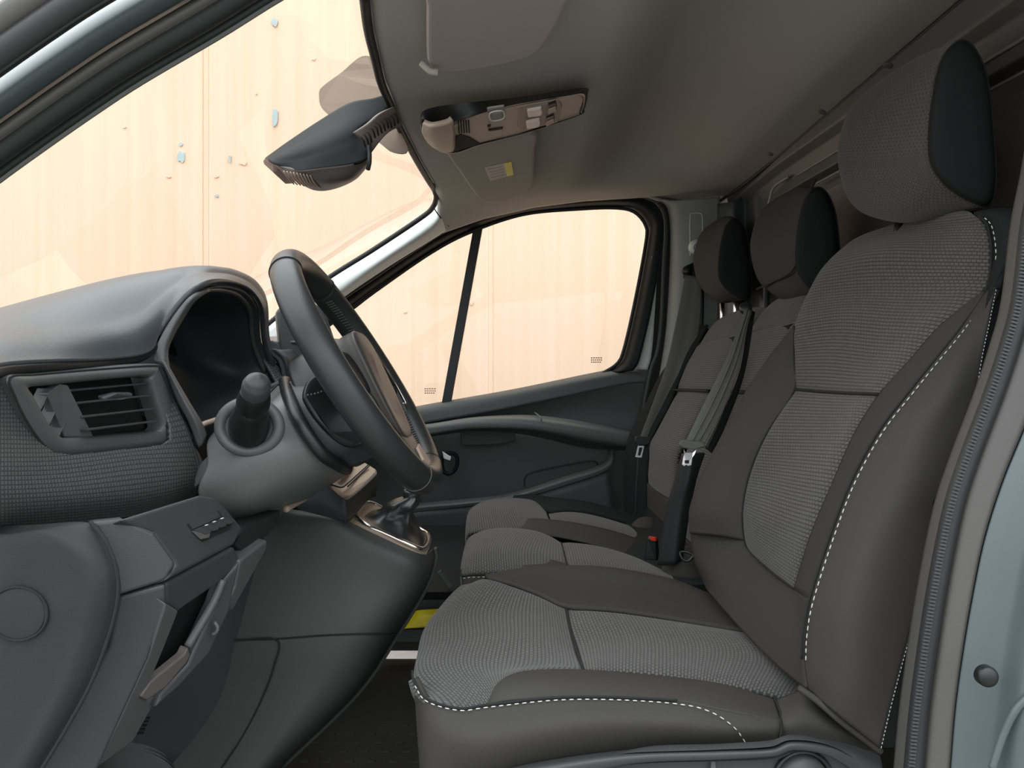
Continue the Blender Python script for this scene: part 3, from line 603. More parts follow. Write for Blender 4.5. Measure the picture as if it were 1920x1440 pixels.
bs = [(1506, 1235, .798), (1508, 1190, .796), (1520, 1124, .796), (1560, 1000, .796), (1599, 900, .796), (1650, 808, .796), (1704, 738, .797), (1759, 670, .80), (1802, 617, .807), (1850, 547, .82), (1862, 480, .82), (1855, 425, .835), (1838, 404, .85)]
dashes('stitching', [(x+4, y+2, d-.007) for x, y, d in bs], M['stitch'], ds)
tube('backrest_piping', [(x-3, y, d+.001) for x, y, d in bs], .0013, M['seam'], ds, n=120)
tube('back_seam', [r[-1] for r in sp_], .0012, M['seam'], ds, n=100)
dashes('rear_stitching', [(r[-1][0]+1, r[-1][1], r[-1][2]-.002) for r in sp_], M['stitch'], ds, pitch=.004, length=.0022, r=.0004)
tube('panel_seam', [(1646, 739, .898), (1590, 737, .978), (1540, 734, 1.058), (1491, 730, 1.138)], .002, M['seam'], ds, n=40)
tube('lower_panel_seam', [(1488, 1104, .928), (1444, 1070, 1.018), (1408, 1036, 1.098), (1395, 1012, 1.128), (1393, 950, 1.138), (1408, 880, 1.148), (1440, 808, 1.138), (1490, 731, 1.138), (1488, 670, 1.148), (1489, 612, 1.158)], .0014, M['seam'], ds, n=90)
tube('shoulder_seam', [(1849, 547, .822), (1858, 543, .798), (1868, 540, .787)], .0012, M['seam'], ds, n=14)
tube('base_piping', [(1498, 1290, .80), (1530, 1312, .785), (1580, 1355, .77), (1652, 1410, .765)], .0035, M['fabric'], ds, n=30)
# plastic base trim with recliner wheel
bt = patch('base_trim', [[(800, 1500, .775), (930, 1447, .765), (1060, 1420, .76), (1200, 1404, .755), (1350, 1400, .755), (1440, 1396, .755), (1480, 1382, .755), (1540, 1385, .755), (1590, 1395, .757), (1650, 1415, .765)],
      [(810, 1520, .745), (935, 1458, .738), (1060, 1430, .735), (1200, 1413, .732), (1350, 1408, .732), (1445, 1404, .732), (1485, 1391, .732), (1545, 1396, .735), (1600, 1412, .74), (1655, 1440, .75)],
      [(840, 1540, .738), (960, 1480, .735), (1080, 1450, .732), (1200, 1430, .73), (1350, 1424, .73), (1448, 1418, .73), (1490, 1406, .73), (1550, 1415, .732), (1605, 1445, .736), (1655, 1475, .745)],
      [(840, 1580, .75), (960, 1540, .748), (1080, 1500, .745), (1200, 1448, .744), (1350, 1440, .744), (1448, 1434, .744), (1490, 1425, .744), (1550, 1440, .744), (1605, 1475, .745), (1655, 1500, .75)],
      [(840, 1700, .75), (960, 1700, .748), (1080, 1700, .745), (1200, 1700, .744), (1350, 1700, .744), (1448, 1700, .744), (1490, 1700, .744), (1550, 1700, .744), (1605, 1700, .745), (1655, 1700, .75)]], M['plastic'], ds, nu=90, nv=50, th=.01)
dome('recliner_wheel', P(1506, 1462, .738), Vector((0, -1, 0)), .0235, .014, M['plastic'], bt)
tube('wheel_recess', [P(1506, 1462, .742)+Vector((.0265*math.cos(a*math.pi/12), 0, .0265*math.sin(a*math.pi/12))) for a in range(24)], .003, M['black'], bt, closed=True, raw=True)
slab('pull_lever', [(1334, 1424, .738), (1342, 1424, .738), (1344, 1475, .738), (1330, 1475, .738)], .008, M['plastic_mid'], bt, bevel=.001)
# body under and behind the cushions so the seat is solid
loft('seat_core', [[W(-.07, .84, -.78), W(-.07, .84, -.37), W(.30, .84, -.37), W(.36, .84, -.78)], [W(-.07, 1.22, -.78), W(-.07, 1.22, -.37), W(.30, 1.22, -.37), W(.36, 1.22, -.78)]], M['fabric_dk'], ds, raw=True, closedcr=False, m=2, linm=True)
loft('backrest_core', [[W(.36, .83, -.36), W(.46, .83, 0.0), W(.535, .85, .16), W(.565, .85, .16), W(.55, .80, 0.0), W(.45, .80, -.36)], [W(.36, 1.20, -.36), W(.44, 1.20, 0.0), W(.535, 1.17, .16), W(.565, 1.17, .16), W(.55, 1.20, 0.0), W(.45, 1.20, -.36)]], M['fabric_dk'], ds, raw=True, closedcr=False, m=2, linm=True)
# small round pocket button and grey tag beside the pillar seal
tube('hanger_ring', [(1776, 925, .745), (1764, 935, .742), (1758, 948, .742), (1764, 962, .744), (1776, 966, .75)], .0045, M['gloss_black'], ds, n=24)
slab('tag_strip', [(1789, 920, .735), (1791, 920, .735), (1762, 1029, .735), (1754, 1029, .735)], .001, M['pillar'], ds, bevel=0)

# headrests
cap = [(1742, 290, .885), (1746, 200, .885), (1765, 115, .885), (1797, 78, .885), (1826, 92, .885), (1850, 150, .885), (1862, 250, .885), (1866, 340, .885), (1852, 386, .885), (1800, 367, .885), (1762, 335, .885)]
cap0 = [(1800+(x-1800)*.9, 235+(y-235)*.92, .868) for x, y, d in cap]
cap00 = [(1800+(x-1800)*.5, 235+(y-235)*.55, .862) for x, y, d in cap]
midl = [(1652, 300, 1.0), (1660, 215, 1.0), (1685, 145, 1.0), (1714, 110, 1.0), (1742, 118, 1.0), (1765, 170, 1.0), (1778, 260, 1.0), (1780, 340, 1.0), (1765, 400, 1.0), (1710, 416, 1.0), (1668, 380, 1.0)]
farl = [(1574, 300, 1.12), (1583, 235, 1.12), (1605, 190, 1.12), (1635, 166, 1.12), (1665, 175, 1.12), (1685, 220, 1.12), (1695, 290, 1.12), (1697, 350, 1.12), (1685, 395, 1.12), (1640, 408, 1.12), (1595, 376, 1.12)]
endl = [(1640+(x-1640)*.85, 290+(y-290)*.9, 1.15) for x, y, d in farl]
endm = [(1640+(x-1640)*.4, 290+(y-290)*.5, 1.165) for x, y, d in farl]
def headrest(parent, dd=0, dz=0, front='woven_head', posts=True, shrink=1.0):
    def T(l): return [P(*p)*1.0+Vector((0, dd+(p[2]-.885)*(shrink-1), dz)) for p in l]
    hc = loft('headrest_cover', [T(cap), T(midl), T(farl), T(endl), T(endm)], M[front], parent, n=64, m=50, raw=True)
    loft('headrest_end', [T(cap00), T(cap0), T([(x, y, .8845) for x, y, d in cap])], M['fabric_dk'], hc, n=64, m=12, raw=True)
    tube('headrest_seam', [p+Vector((0, -.001, 0)) for p in T(cap)], .0014, M['seam'], hc, closed=True, raw=True, n=90)
    if posts:
        for d in (.95, 1.07):
            q = W(.535, d, .23)+Vector((0, dd+(d-.885)*(shrink-1), dz)); tube('headrest_post', [q, q-Vector((0, 0, .13))], .006, M['chrome'], hc, raw=True, lin=True, n=4)
headrest(ds)
dashes('headrest_stitching', [(1764, 120, .886), (1742, 200, .886), (1738, 290, .886), (1758, 340, .886), (1798, 371, .886), (1842, 390, .886)], mat('grey thread', (.12, .12, .12), .9), ds, pitch=.004, length=.0022, r=.0007)

# ------------------------------------------------------------------ passenger bench
pb = thing('passenger_bench', 'two place passenger bench behind the driver seat, woven grey cloth', 'bench seat', W(.1, 1.75, -.76))
c0 = [(872, 1140, 1.29), (866, 1082, 1.29), (878, 1076, 1.29), (920, 1073, 1.30), (980, 1071, 1.30), (1060, 1075, 1.30)]
c1 = [(872, 1120, 1.38), (868, 1055, 1.38), (885, 1034, 1.38), (920, 1028, 1.38), (980, 1030, 1.38), (1060, 1045, 1.38)]
c2 = [(880, 1090, 1.53), (876, 1022, 1.53), (898, 1001, 1.53), (940, 993, 1.53), (1000, 998, 1.53), (1052, 1018, 1.52)]
c3 = [(886, 1080, 1.60), (884, 1030, 1.6), (905, 1012, 1.6), (945, 1005, 1.6), (1005, 1010, 1.6), (1052, 1026, 1.6)]
patch('cushion_front_panel', [c0, c1, c2, c3], M['woven'], pb, nu=50, nv=40, puff=.003)
patch('cushion_centre_panel', [[(1062, 1075, 1.3), (1130, 1080, 1.3), (1200, 1090, 1.3), (1330, 1120, 1.3)], [(1060, 1046, 1.38), (1120, 1050, 1.38), (1200, 1066, 1.38), (1310, 1095, 1.38)],
      [(1053, 1019, 1.52), (1110, 1025, 1.52), (1170, 1040, 1.52), (1262, 1076, 1.52)], [(1054, 1028, 1.6), (1110, 1033, 1.6), (1170, 1048, 1.6), (1262, 1085, 1.6)]], M['woven'], pb, nu=40, nv=30, puff=.003)
patch('cushion_skirt', [[(866, 1080, 1.289), (880, 1077, 1.285), (960, 1074, 1.285), (1060, 1076, 1.285), (1300, 1100, 1.285)], [(868, 1200, 1.289), (880, 1200, 1.28), (960, 1200, 1.28), (1060, 1200, 1.28), (1300, 1200, 1.28)]], M['fabric'], pb, nu=30, nv=10)
slab('inner_bolster', [(965, 1074, 1.283), (985, 1052, 1.33), (1030, 1046, 1.35), (1064, 1056, 1.34), (1066, 1078, 1.283)], .01, M['fabric'], pb, bevel=.004)
tube('cushion_piping', [(864, 1068, 1.31), (866, 1080, 1.285), (884, 1078, 1.28), (960, 1075, 1.28)], .0015, M['seam'], pb, n=30)
dashes('cushion_stitching', [(868, 1084, 1.28), (884, 1082, 1.277), (920, 1081, 1.277), (970, 1079, 1.277)], M['stitch'], pb)
tube('cushion_cross_seam', [(1052, 1018, 1.518), (1058, 1040, 1.40), (1064, 1062, 1.33)], .002, M['seam'], pb, n=20)
o0 = [(877, 1060, 1.64), (875, 1008, 1.64), (890, 998, 1.64), (940, 995, 1.64), (1000, 998, 1.64), (1045, 1005, 1.64)]
o1 = [(880, 1040, 1.75), (877, 975, 1.75), (890, 959, 1.75), (930, 955, 1.75), (980, 960, 1.75), (1032, 978, 1.75)]
o2 = [(888, 1020, 1.9), (884, 965, 1.9), (900, 945, 1.9), (940, 938, 1.9), (985, 941, 1.9), (1026, 962, 1.88)]
o3 = [(900, 1010, 2.0), (897, 962, 2.0), (915, 943, 2.0), (950, 936, 2.02), (1000, 939, 2.02), (1030, 950, 2.02)]
patch('cushion_front_panel', [o0, o1, o2, o3], M['woven'], pb, nu=50, nv=40, puff=.003)
patch('cushion_centre_panel', [[(1048, 1006, 1.64), (1100, 1010, 1.64), (1150, 1018, 1.64), (1270, 1055, 1.64)], [(1034, 979, 1.75), (1090, 978, 1.75), (1150, 990, 1.75), (1240, 1020, 1.75)],
      [(1028, 963, 1.88), (1070, 960, 1.88), (1120, 968, 1.88), (1210, 995, 1.88)]], M['woven'], pb, nu=40, nv=30, puff=.003)
patch('outer_bolster', [[(960, 940, 1.99), (1000, 942, 1.97), (1028, 962, 1.88), (1070, 961, 1.88), (1120, 968, 1.88), (1210, 995, 1.88)], [(965, 936, 2.02), (1000, 934, 2.03), (1040, 938, 2.03), (1080, 942, 2.03), (1130, 952, 2.03), (1220, 975, 2.03)],
      [(965, 990, 2.05), (1000, 990, 2.07), (1040, 990, 2.07), (1080, 990, 2.07), (1130, 990, 2.07), (1220, 1000, 2.07)]], M['fabric_dk'], pb, nu=40, nv=20)
patch('centre_dip', [[(978, 974, 1.70), (1010, 972, 1.70), (1080, 980, 1.70), (1160, 998, 1.70), (1250, 1030, 1.7)], [(978, 1000, 1.62), (1000, 1000, 1.60), (1060, 1008, 1.58), (1150, 1030, 1.56), (1270, 1070, 1.56)]], M['fabric'], pb, nu=30, nv=10, th=.003)
# back rests (metric): front surface x as a function of height
XZ = [(-.34, .345), (-.25, .345), (-.15, .352), (-.012, .425), (.05, .45), (.12, .49), (.165, .512)]
def xz(z): return interp(XZ, z)
def backrows(d0, d1, z0, z1, n=8, dx=0, crown=.008, nd=6):
    rows = []
    for k in range(n):
        z = z0+(z1-z0)*k/(n-1); rows.append([W(xz(z)+dx+crown*(2*q/(nd-1)-1)**2*0-(crown*(1-(2*q/(nd-1)-1)**2)), d0+(d1-d0)*q/(nd-1), z) for q in range(nd)])
    return rows
def backpanel(name, d0, d1, z0, z1, m, **k):
    rows = backrows(d0, d1, z0, z1, **k)
    return patch(name, rows, m, pb, raw=True, nu=30, nv=40, puff=.004)
def rounded_top(name, d0, d1, zt, m):
    rows = []
    for q in range(9):
        d = d0+(d1-d0)*q/8; e = abs(2*q/8-1)**3*.03; rows.append([W(xz(.10)-.004, d, .10-e), W(xz(.15)+.0, d, .15-e), W(.53, d, zt-e), W(.565, d, zt-e-.005), W(.58, d, .10-e)])
    return patch(name, rows, m, pb, raw=True, nu=24, nv=24)
backpanel('backrest_upper_panel', 1.29, 1.585, -.012, .105, M['woven_back'])
backpanel('backrest_lower_panel', 1.31, 1.585, -.30, -.017, M['woven_back'])
rounded_top('backrest_top', 1.285, 1.59, .165, M['woven_back'])
backpanel('backrest_upper_panel', 1.615, 1.99, -.012, .105, M['woven_back'])
backpanel('backrest_lower_panel', 1.64, 1.96, -.25, -.017, M['woven_back'])
rounded_top('backrest_top', 1.61, 2.0, .165, M['woven_back'])
patch('backrest_outer_bolster', [[W(xz(z)-.001, 1.98 if z > -.02 else 1.955, z), W(xz(z)-.035*sst(.16, 0, z) if z > 0 else xz(z)-.035, 2.04, z), W(xz(z)-.03*sst(.16, 0, z) if z > 0 else xz(z)-.03, 2.085, z), W(xz(z)+.05, 2.1, z), W(xz(z)+.12, 2.1, z)] for z in (-.36, -.30, -.22, -.14, -.06, .02, .08, .12, .15)], M['fabric_dk'], pb, raw=True, nu=30, nv=40)
patch('backrest_base_panel', [[W(xz(z)-.004, d, z) for d in (1.29, 1.5, 1.7, 1.98)] for z in (-.38, -.30, -.25)], M['fabric'], pb, raw=True, nu=20, nv=10)
tube('backrest_seam', [W(xz(-.014)-.012, d, -.015) for d in (1.62, 1.8, 1.99)], .0025, M['seam'], pb, raw=True, n=20)
tube('backrest_seam', [W(xz(-.014)-.012, d, -.015) for d in (1.3, 1.45, 1.585)], .0025, M['seam'], pb, raw=True, n=20)
loft('bench_core', [[W(-.05, d, -.78), W(-.05, d, -.34), W(.33, d, -.34), W(.40, d, -.15), W(.47, d, .10), W(.56, d, .14), W(.56, d, -.78)] for d in (1.31, 2.03)], M['fabric_dk'], pb, raw=True, closedcr=False, m=2, linm=True)
headrest(pb, .415, -.062, 'fabric', True)
headrest(pb, .90, -.010, 'fabric', True)
tube('headrest_front_seam', [P(*p)+Vector((0, 0, 0)) for p in [(1530, 336, 1.29), (1512, 380, 1.29), (1505, 430, 1.29), (1500, 470, 1.29), (1485, 508, 1.31), (1450, 528, 1.42), (1420, 542, 1.52)]], .0018, M['seam'], pb, raw=True, n=60)
dome('hinge_cover', P(1212, 1000, 1.86), Vector((-.3, -1, .35)), .040, .040, M['fabric'], pb)
dome('hinge_cover', P(1292, 1075, 1.40), Vector((-.3, -1, .35)), .050, .045, M['fabric'], pb)
tube('hinge_slot', [(1276, 1036, 1.345), (1290, 1036, 1.335), (1300, 1042, 1.33), (1290, 1052, 1.33), (1280, 1048, 1.335)], .0025, M['black'], pb, closed=True, n=30)

# ------------------------------------------------------------------ belts
def belt(name, label, cols, th=.0014, m='belt', k=60):
    t = thing(name, label, 'seat belt', P(*cols[-1][0])); a = [c[0] for c in cols]; b = [c[1] for c in cols]; n = len(a)
    rows = []
    for q in range(5):
        f = q/4; rows.append([P(*[a[i][j]*(1-f)+b[i][j]*f for j in range(3)])+Vector((0, -.0012 if q % 2 else 0, 0)) for i in range(n)])
    patch('webbing', rows, M[m], t, raw=True, nu=k, nv=17, th=th); return t
b1 = belt('outer_seat_belt', 'dark seat belt running down the far grey door pillar', [((1285, 515, 2.06), (1316, 520, 2.05)), ((1268, 600, 2.03), (1312, 610, 2.02)), ((1250, 680, 2.0), (1290, 690, 1.99)), ((1228, 745, 1.98), (1262, 755, 1.98)), ((1199, 822, 1.97), (1222, 824, 1.97))])
patch('lower_webbing', [[P(1196, 830, 1.99), P(1190, 900, 1.99), P(1186, 1000, 1.99)], [P(1222, 832, 1.99), P(1216, 900, 1.99), P(1212, 1000, 1.99)]], M['black'], b1, raw=True, th=.0014, nu=20, nv=6)
patch('retracting_webbing', [[(1298, 505, 2.07), (1292, 620, 2.07), (1272, 740, 2.07), (1256, 860, 2.07), (1250, 960, 2.07)], [(1320, 505, 2.06), (1318, 620, 2.06), (1300, 740, 2.06), (1284, 860, 2.06), (1276, 960, 2.06)]], M['black'], b1, th=.0015, nu=30, nv=6)
slab('tongue_grip', [(1192, 818, 1.955), (1221, 820, 1.955), (1220, 830, 1.955), (1212, 836, 1.955), (1197, 835, 1.955), (1190, 828, 1.955)], .012, M['rubber'], b1, bevel=.003)
loft('tongue', [[P(1196, 836, 1.96), P(1208, 836, 1.96), P(1203, 858, 1.955), P(1191, 857, 1.955)], [P(1198.5, 839, 1.96), P(1205, 839, 1.96), P(1200.5, 854, 1.955), P(1195.5, 854, 1.955)]], M['steel'], b1, raw=True, closedcr=False, m=2, linm=True, cap=False)
ba = thing('belt_anchor', 'black belt guide on the far pillar beneath a pale round height knob', 'belt guide', P(1292, 508, 2.09))
slab('guide', [(1282, 500, 2.08), (1304, 490, 2.08), (1308, 505, 2.08), (1300, 522, 2.08), (1284, 522, 2.08)], .02, M['gloss_black'], ba, bevel=.005)
dome('bolt_cap', P(1287, 508, 2.075), Vector((-.2, -1, 0)), .012, .008, M['black'], ba)
dome('height_knob', P(1305, 463, 2.085), Vector((-.2, -1, -.1)), .020, .018, M['pillar'], ba)
tube('knob_ring', [P(1308, 464, 2.062)+Vector((.010*math.cos(a), 0, .010*math.sin(a))) for a in [k*math.pi/6 for k in range(12)]], .0015, M['pillar_dk'], ba, closed=True, raw=True)
b2 = belt('centre_seat_belt', 'grey seat belt hanging over the bench backrest with bright steel tongue', [((1396, 580, 1.47), (1410, 583, 1.47)), ((1386, 610, 1.45), (1402, 612, 1.45)), ((1358, 680, 1.40), (1386, 690, 1.39)), ((1318, 760, 1.36), (1355, 770, 1.35)), ((1286, 826, 1.34), (1322, 831, 1.33))])
for f in (.35, .7):
    tube('webbing_fold', [P(1396+14*f, 582, 1.468), P(1386+16*f, 611, 1.447), P(1358+28*f, 684, 1.392), P(1318+37*f, 764, 1.348), P(1286+36*f, 826, 1.33)], .0016, M['belt'], b2, raw=True, n=40)
patch('belt_edge', [[(1405, 580, 1.475), (1388, 690, 1.40), (1356, 770, 1.36), (1322, 840, 1.34)], [(1416, 585, 1.475), (1396, 700, 1.40), (1364, 790, 1.36), (1336, 850, 1.34)]], M['black'], b2, nu=30, nv=5, th=.001)
slab('tongue_grip', [(1278, 824, 1.325), (1320, 830, 1.32), (1324, 838, 1.32), (1300, 843, 1.32), (1282, 841, 1.325), (1271, 834, 1.325)], .012, M['belt'], b2, bevel=.003)
slab('tongue', [(1282, 842, 1.32), (1286, 849, 1.32), (1299, 849, 1.32), (1305, 844, 1.32), (1303, 851, 1.318), (1298, 858, 1.318), (1296, 872, 1.315), (1290, 874, 1.315), (1287, 871, 1.315), (1283, 874, 1.315), (1279, 871, 1.315), (1281, 858, 1.318), (1283, 852, 1.318)], .002, M['steel'], b2, bevel=0)
slab('tongue_slot', [(1284, 863, 1.3145), (1292, 863, 1.3145), (1292, 869, 1.3145), (1284, 869, 1.3145)], .003, M['black'], b2, bevel=0)
patch('sleeve', [[P(1278, 850, 1.35), P(1264, 900, 1.36), P(1248, 960, 1.37), P(1232, 1060, 1.38)], [P(1298, 850, 1.33), P(1290, 900, 1.335), P(1275, 960, 1.35), P(1262, 1060, 1.36)], [P(1322, 850, 1.34), P(1306, 900, 1.35), P(1292, 970, 1.36), P(1280, 1050, 1.37)]], M['rubber'], b2, raw=True, nu=30, nv=12, th=.004)
bk2 = thing('belt_buckle', 'black belt buckle with red release button between the two bench places', 'buckle', P(1222, 1050, 1.5))
slab('buckle_body', [(1213, 1008, 1.5), (1229, 1010, 1.49), (1232, 1052, 1.49), (1206, 1050, 1.5)], .02, M['black'], bk2, bevel=.003)
slab('red_button', [(1215, 1006, 1.495), (1229, 1008, 1.485), (1230, 1015, 1.485), (1221, 1014, 1.49)], .008, M['red'], bk2, bevel=.001)
dome('strap_guide', P(1398, 577, 1.48), Vector((-.4, -1, .5)), .012, .006, M['black'], b2)

# ------------------------------------------------------------------ ceiling fittings
oc = thing('overhead_console', 'long grey console, wall bounce in its colour, with lamps and switches under the centre of the headliner', 'console', P(950, 200, 1.3))
# underside plane: near edge d 1.2, far edge d 1.4
near = [(790, 228, 1.18), (806, 212, 1.19), (870, 198, 1.2), (960, 186, 1.2), (1060, 172, 1.2), (1096, 172, 1.2)]
farr = [(806, 268, 1.30), (850, 290, 1.42), (905, 275, 1.42), (985, 252, 1.42), (1060, 226, 1.42), (1090, 208, 1.36)]
k0 = [(788, 222, 1.18), (800, 205, 1.18), (860, 194, 1.18), (960, 184, 1.18), (1060, 169, 1.18), (1100, 165, 1.19), (1102, 178, 1.24), (1096, 205, 1.34), (1085, 216, 1.40), (985, 250, 1.42), (900, 272, 1.42), (850, 288, 1.42), (812, 276, 1.34), (792, 252, 1.24)]
k1 = [(790, 232), (812, 238), (866, 222), (960, 196), (1060, 179), (1094, 174), (1098, 186), (1092, 208), (1082, 218), (985, 250), (900, 272), (850, 288), (812, 276), (794, 254)]
loft('console_rim', [[PZ(x, y, .448, .13) for x, y, d in k0], [PZ(x, y, .428, .13) for x, y in k1], [PZ(945+(x-945)*.985, 222+(y-222)*.95, .427, .13) for x, y in k1], [PZ(945+(x-945)*.96, 222+(y-222)*.86, .430, .13) for x, y in k1]], M['black'], oc, raw=True, cap=False, n=80, m=13)
kf = [(814, 240, 1.2), (846, 243, 1.21), (876, 228, 1.20), (902, 212, 1.185), (960, 203, 1.185), (1060, 184, 1.185), (1086, 181, 1.19), (1094, 185, 1.24), (1088, 203, 1.34), (1076, 216, 1.39), (985, 247, 1.41), (905, 270, 1.41), (880, 265, 1.40), (850, 250, 1.3)]
PLN = lambda k: (.428-.0015*k, .13)
slab('console_plate', kf, .006, M['console'], oc, bevel=.002, smooth=70, dirv=(0, 0, 1), plane=PLN(0))
patch('glasses_flap', [[(792, 232, 1.20), (812, 238, 1.19), (840, 232, 1.19), (850, 226, 1.19)], [(792, 250, 1.24), (812, 255, 1.23), (845, 250, 1.23), (852, 240, 1.24)], [(806, 272, 1.32), (822, 280, 1.32), (846, 278, 1.32), (856, 262, 1.33)], [(815, 278, 1.38), (830, 286, 1.40), (850, 287, 1.41), (862, 275, 1.42)]], M['console'], oc, nu=24, nv=24, th=.008)
slab('shadow_recess', [(862, 252, 1.30), (880, 258, 1.34), (900, 270, 1.39), (850, 285, 1.40), (852, 262, 1.30)], .004, M['matte_black'], oc, bevel=0, dirv=(0, 0, 1), plane=PLN(1))
for k in range(5):
    x = 858+k*4.8; slab('vent_slot', [(x, 228.5-k*.2, 1.205), (x+2.6, 228.5-k*.2, 1.205), (x+4.2, 250-k*.1, 1.29), (x+1.6, 250-k*.1, 1.29)], .003, M['matte_black'], oc, bevel=0, dirv=(0, 0, 1), plane=PLN(1))
slab('switch_bezel', [(913, 204, 1.175), (945, 199, 1.175), (947, 226, 1.27), (917, 230, 1.27)], .003, M['visor'], oc, bevel=.001, dirv=(0, 0, 1), plane=PLN(1))
tube('switch_frame', [PZ(x, y, *PLN(3)) for x, y, _ in [(919, 212, 1.19), (942, 208, 1.19), (944, 222, 1.24), (922, 226, 1.24)]], .0012, M['white'], oc, closed=True, n=50, raw=True)
slab('switch_button', [(922, 214, 1.19), (940, 211, 1.19), (941, 221, 1.235), (924, 224, 1.235)], .004, M['visor'], oc, bevel=.001, dirv=(0, 0, 1), plane=PLN(2))
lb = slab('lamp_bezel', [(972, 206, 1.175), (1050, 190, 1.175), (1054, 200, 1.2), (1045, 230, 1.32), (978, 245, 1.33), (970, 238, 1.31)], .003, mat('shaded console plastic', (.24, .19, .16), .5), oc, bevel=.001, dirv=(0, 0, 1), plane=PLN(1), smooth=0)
for pts in ([(988, 209, 1.18), (1015, 204, 1.18), (1018, 212, 1.21), (1014, 218, 1.23), (990, 221, 1.23)], [(986, 231, 1.25), (1012, 225, 1.25), (1014, 232, 1.28), (1010, 239, 1.30), (988, 243, 1.30)]):
    slab('lamp_lens', [(x, y, d-.006) for x, y, d in pts], .008, M['lens'], lb, bevel=.002, dirv=(0, 0, 1), plane=PLN(4))
for pts in ([(1028, 198, 1.18), (1042, 193, 1.18), (1044, 202, 1.2), (1028, 208, 1.21)], [(1024, 222, 1.22), (1038, 216, 1.22), (1040, 224, 1.25), (1024, 231, 1.26)]):
    slab('lamp_switch', [(x, y, d-.006) for x, y, d in pts], .006, M['black'], lb, bevel=.001, dirv=(0, 0, 1), plane=PLN(3))
    slab('lamp_switch_tip', [(x, y+5+(2 if i in (2, 3) else 3), d-.01) for i, (x, y, d) in enumerate(pts)], .004, M['console'], lb, bevel=.001, dirv=(0, 0, 1), plane=PLN(4))
slab('microphone_slot', [(915, 243, 1.27), (943, 239, 1.27), (943, 242, 1.28), (916, 246, 1.28)], .003, M['matte_black'], oc, bevel=0, dirv=(0, 0, 1), plane=PLN(1))
slab('microphone_slot', [(914, 236, 1.26), (920, 234, 1.26), (920, 238, 1.27), (914, 239, 1.27)], .003, M['matte_black'], oc, bevel=0, dirv=(0, 0, 1), plane=PLN(1))
slab('blank_button', [(920, 248, 1.29), (942, 245, 1.29), (941, 256, 1.34), (922, 258, 1.34)], .003, M['console'], oc, bevel=.001, dirv=(0, 0, 1), plane=PLN(1))

def visor(name, label, pts, m, z):
    v = thing(name, label, 'sun visor', P(*pts[0]))
    slab('visor_board', pts, .016, m, v, bevel=.006, smooth=60, dirv=(0, 0, 1), plane=(z, .05)); return v
v1 = visor('driver_sun_visor', 'large beige sun visor folded against the headliner at the top edge', [(806, -60, .82), (800, 20, .90), (800, 95, 1.0), (803, 122, 1.04), (815, 134, 1.07), (850, 137, 1.09), (930, 126, 1.09), (990, 110, 1.07), (1015, 95, 1.04), (1035, 65, .98), (1055, 25, .93), (1070, -60, .82)], M['visor'], .432)
tube('visor_clip', [(790, 118, 1.03), (797, 125, 1.03), (808, 134, 1.03), (822, 136, 1.03)], 0.0045, M['visor'], v1, n=20)
v2 = visor('passenger_sun_visor', 'smaller beige sun visor behind the overhead console with white and yellow sticker', [(838, 278, 1.47), (866, 330, 1.64), (893, 368, 1.83), (905, 376, 1.87), (925, 379, 1.88), (950, 376, 1.88), (985, 362, 1.81), (1000, 350, 1.76), (1002, 320, 1.66), (1003, 285, 1.52), (1001, 250, 1.42), (915, 262, 1.42)], M['visor'], .438)
slab('white_label', [(909, 315, 1.595), (945, 307, 1.595), (951, 331, 1.69), (919, 340, 1.69)], .0008, M['paper'], v2, bevel=0, dirv=(0, 0, 1), plane=(.4368, .05))
slab('yellow_label', [(945, 307, 1.595), (959, 304, 1.595), (963, 328, 1.69), (951, 331, 1.69)], .0008, M['yellow'], v2, bevel=0, dirv=(0, 0, 1), plane=(.4368, .05))
for k in range(4): slab('label_print', [(914+k*2, 318+k*5, 1.594+.022*k), (942+k*1.6, 312+k*5, 1.594+.022*k), (942+k*1.6, 313+k*5, 1.597+.022*k), (914+k*2, 319+k*5, 1.597+.022*k)], .0006, mat('grey print', (.4, .33, .3), .8) , v2, bevel=0, dirv=(0, 0, 1), plane=(.4362, .05))

# mirror and sensor housing
mh = thing('rear_view_mirror', 'black mirror and sensor housing hanging at the top of the windscreen', 'mirror', P(620, 260, 1.35))
A0 = [(510, 299, 1.30), (540, 275, 1.26), (600, 238, 1.24), (655, 200, 1.25), (720, 182, 1.30), (742, 210, 1.33), (700, 228, 1.28), (688, 262, 1.24), (690, 300, 1.22), (672, 312, 1.22), (620, 312, 1.22), (552, 318, 1.25)]
body_o = patch('housing_shell', [[(497, 296, 1.33), (540, 265, 1.32), (600, 225, 1.31), (655, 193, 1.31), (700, 184, 1.31), (738, 172, 1.32)],
      [(502, 300, 1.30), (545, 285, 1.27), (600, 262, 1.25), (650, 240, 1.25), (695, 222, 1.28), (738, 205, 1.31)],
      [(512, 306, 1.28), (560, 300, 1.25), (610, 285, 1.23), (655, 268, 1.235), (690, 245, 1.27), (742, 232, 1.31)],
      [(530, 316, 1.27), (560, 319, 1.24), (610, 314, 1.22), (655, 308, 1.22), (690, 297, 1.235), (694, 270, 1.28)]], M['gloss_black'], mh, nu=50, nv=40, th=.004)
patch('housing_bottom', [[(516, 310, 1.28), (560, 320, 1.24), (610, 314, 1.22), (655, 309, 1.22), (690, 297, 1.235)], [(535, 328, 1.30), (580, 340, 1.27), (620, 343, 1.25), (660, 335, 1.25), (688, 312, 1.26)], [(555, 341, 1.36), (590, 357, 1.34), (625, 355, 1.33), (665, 338, 1.33), (690, 312, 1.33)]], M['console'] if 0 else mat('brown grey plastic', (.10, .085, .075), .5), mh, nu=40, nv=16, th=.004)
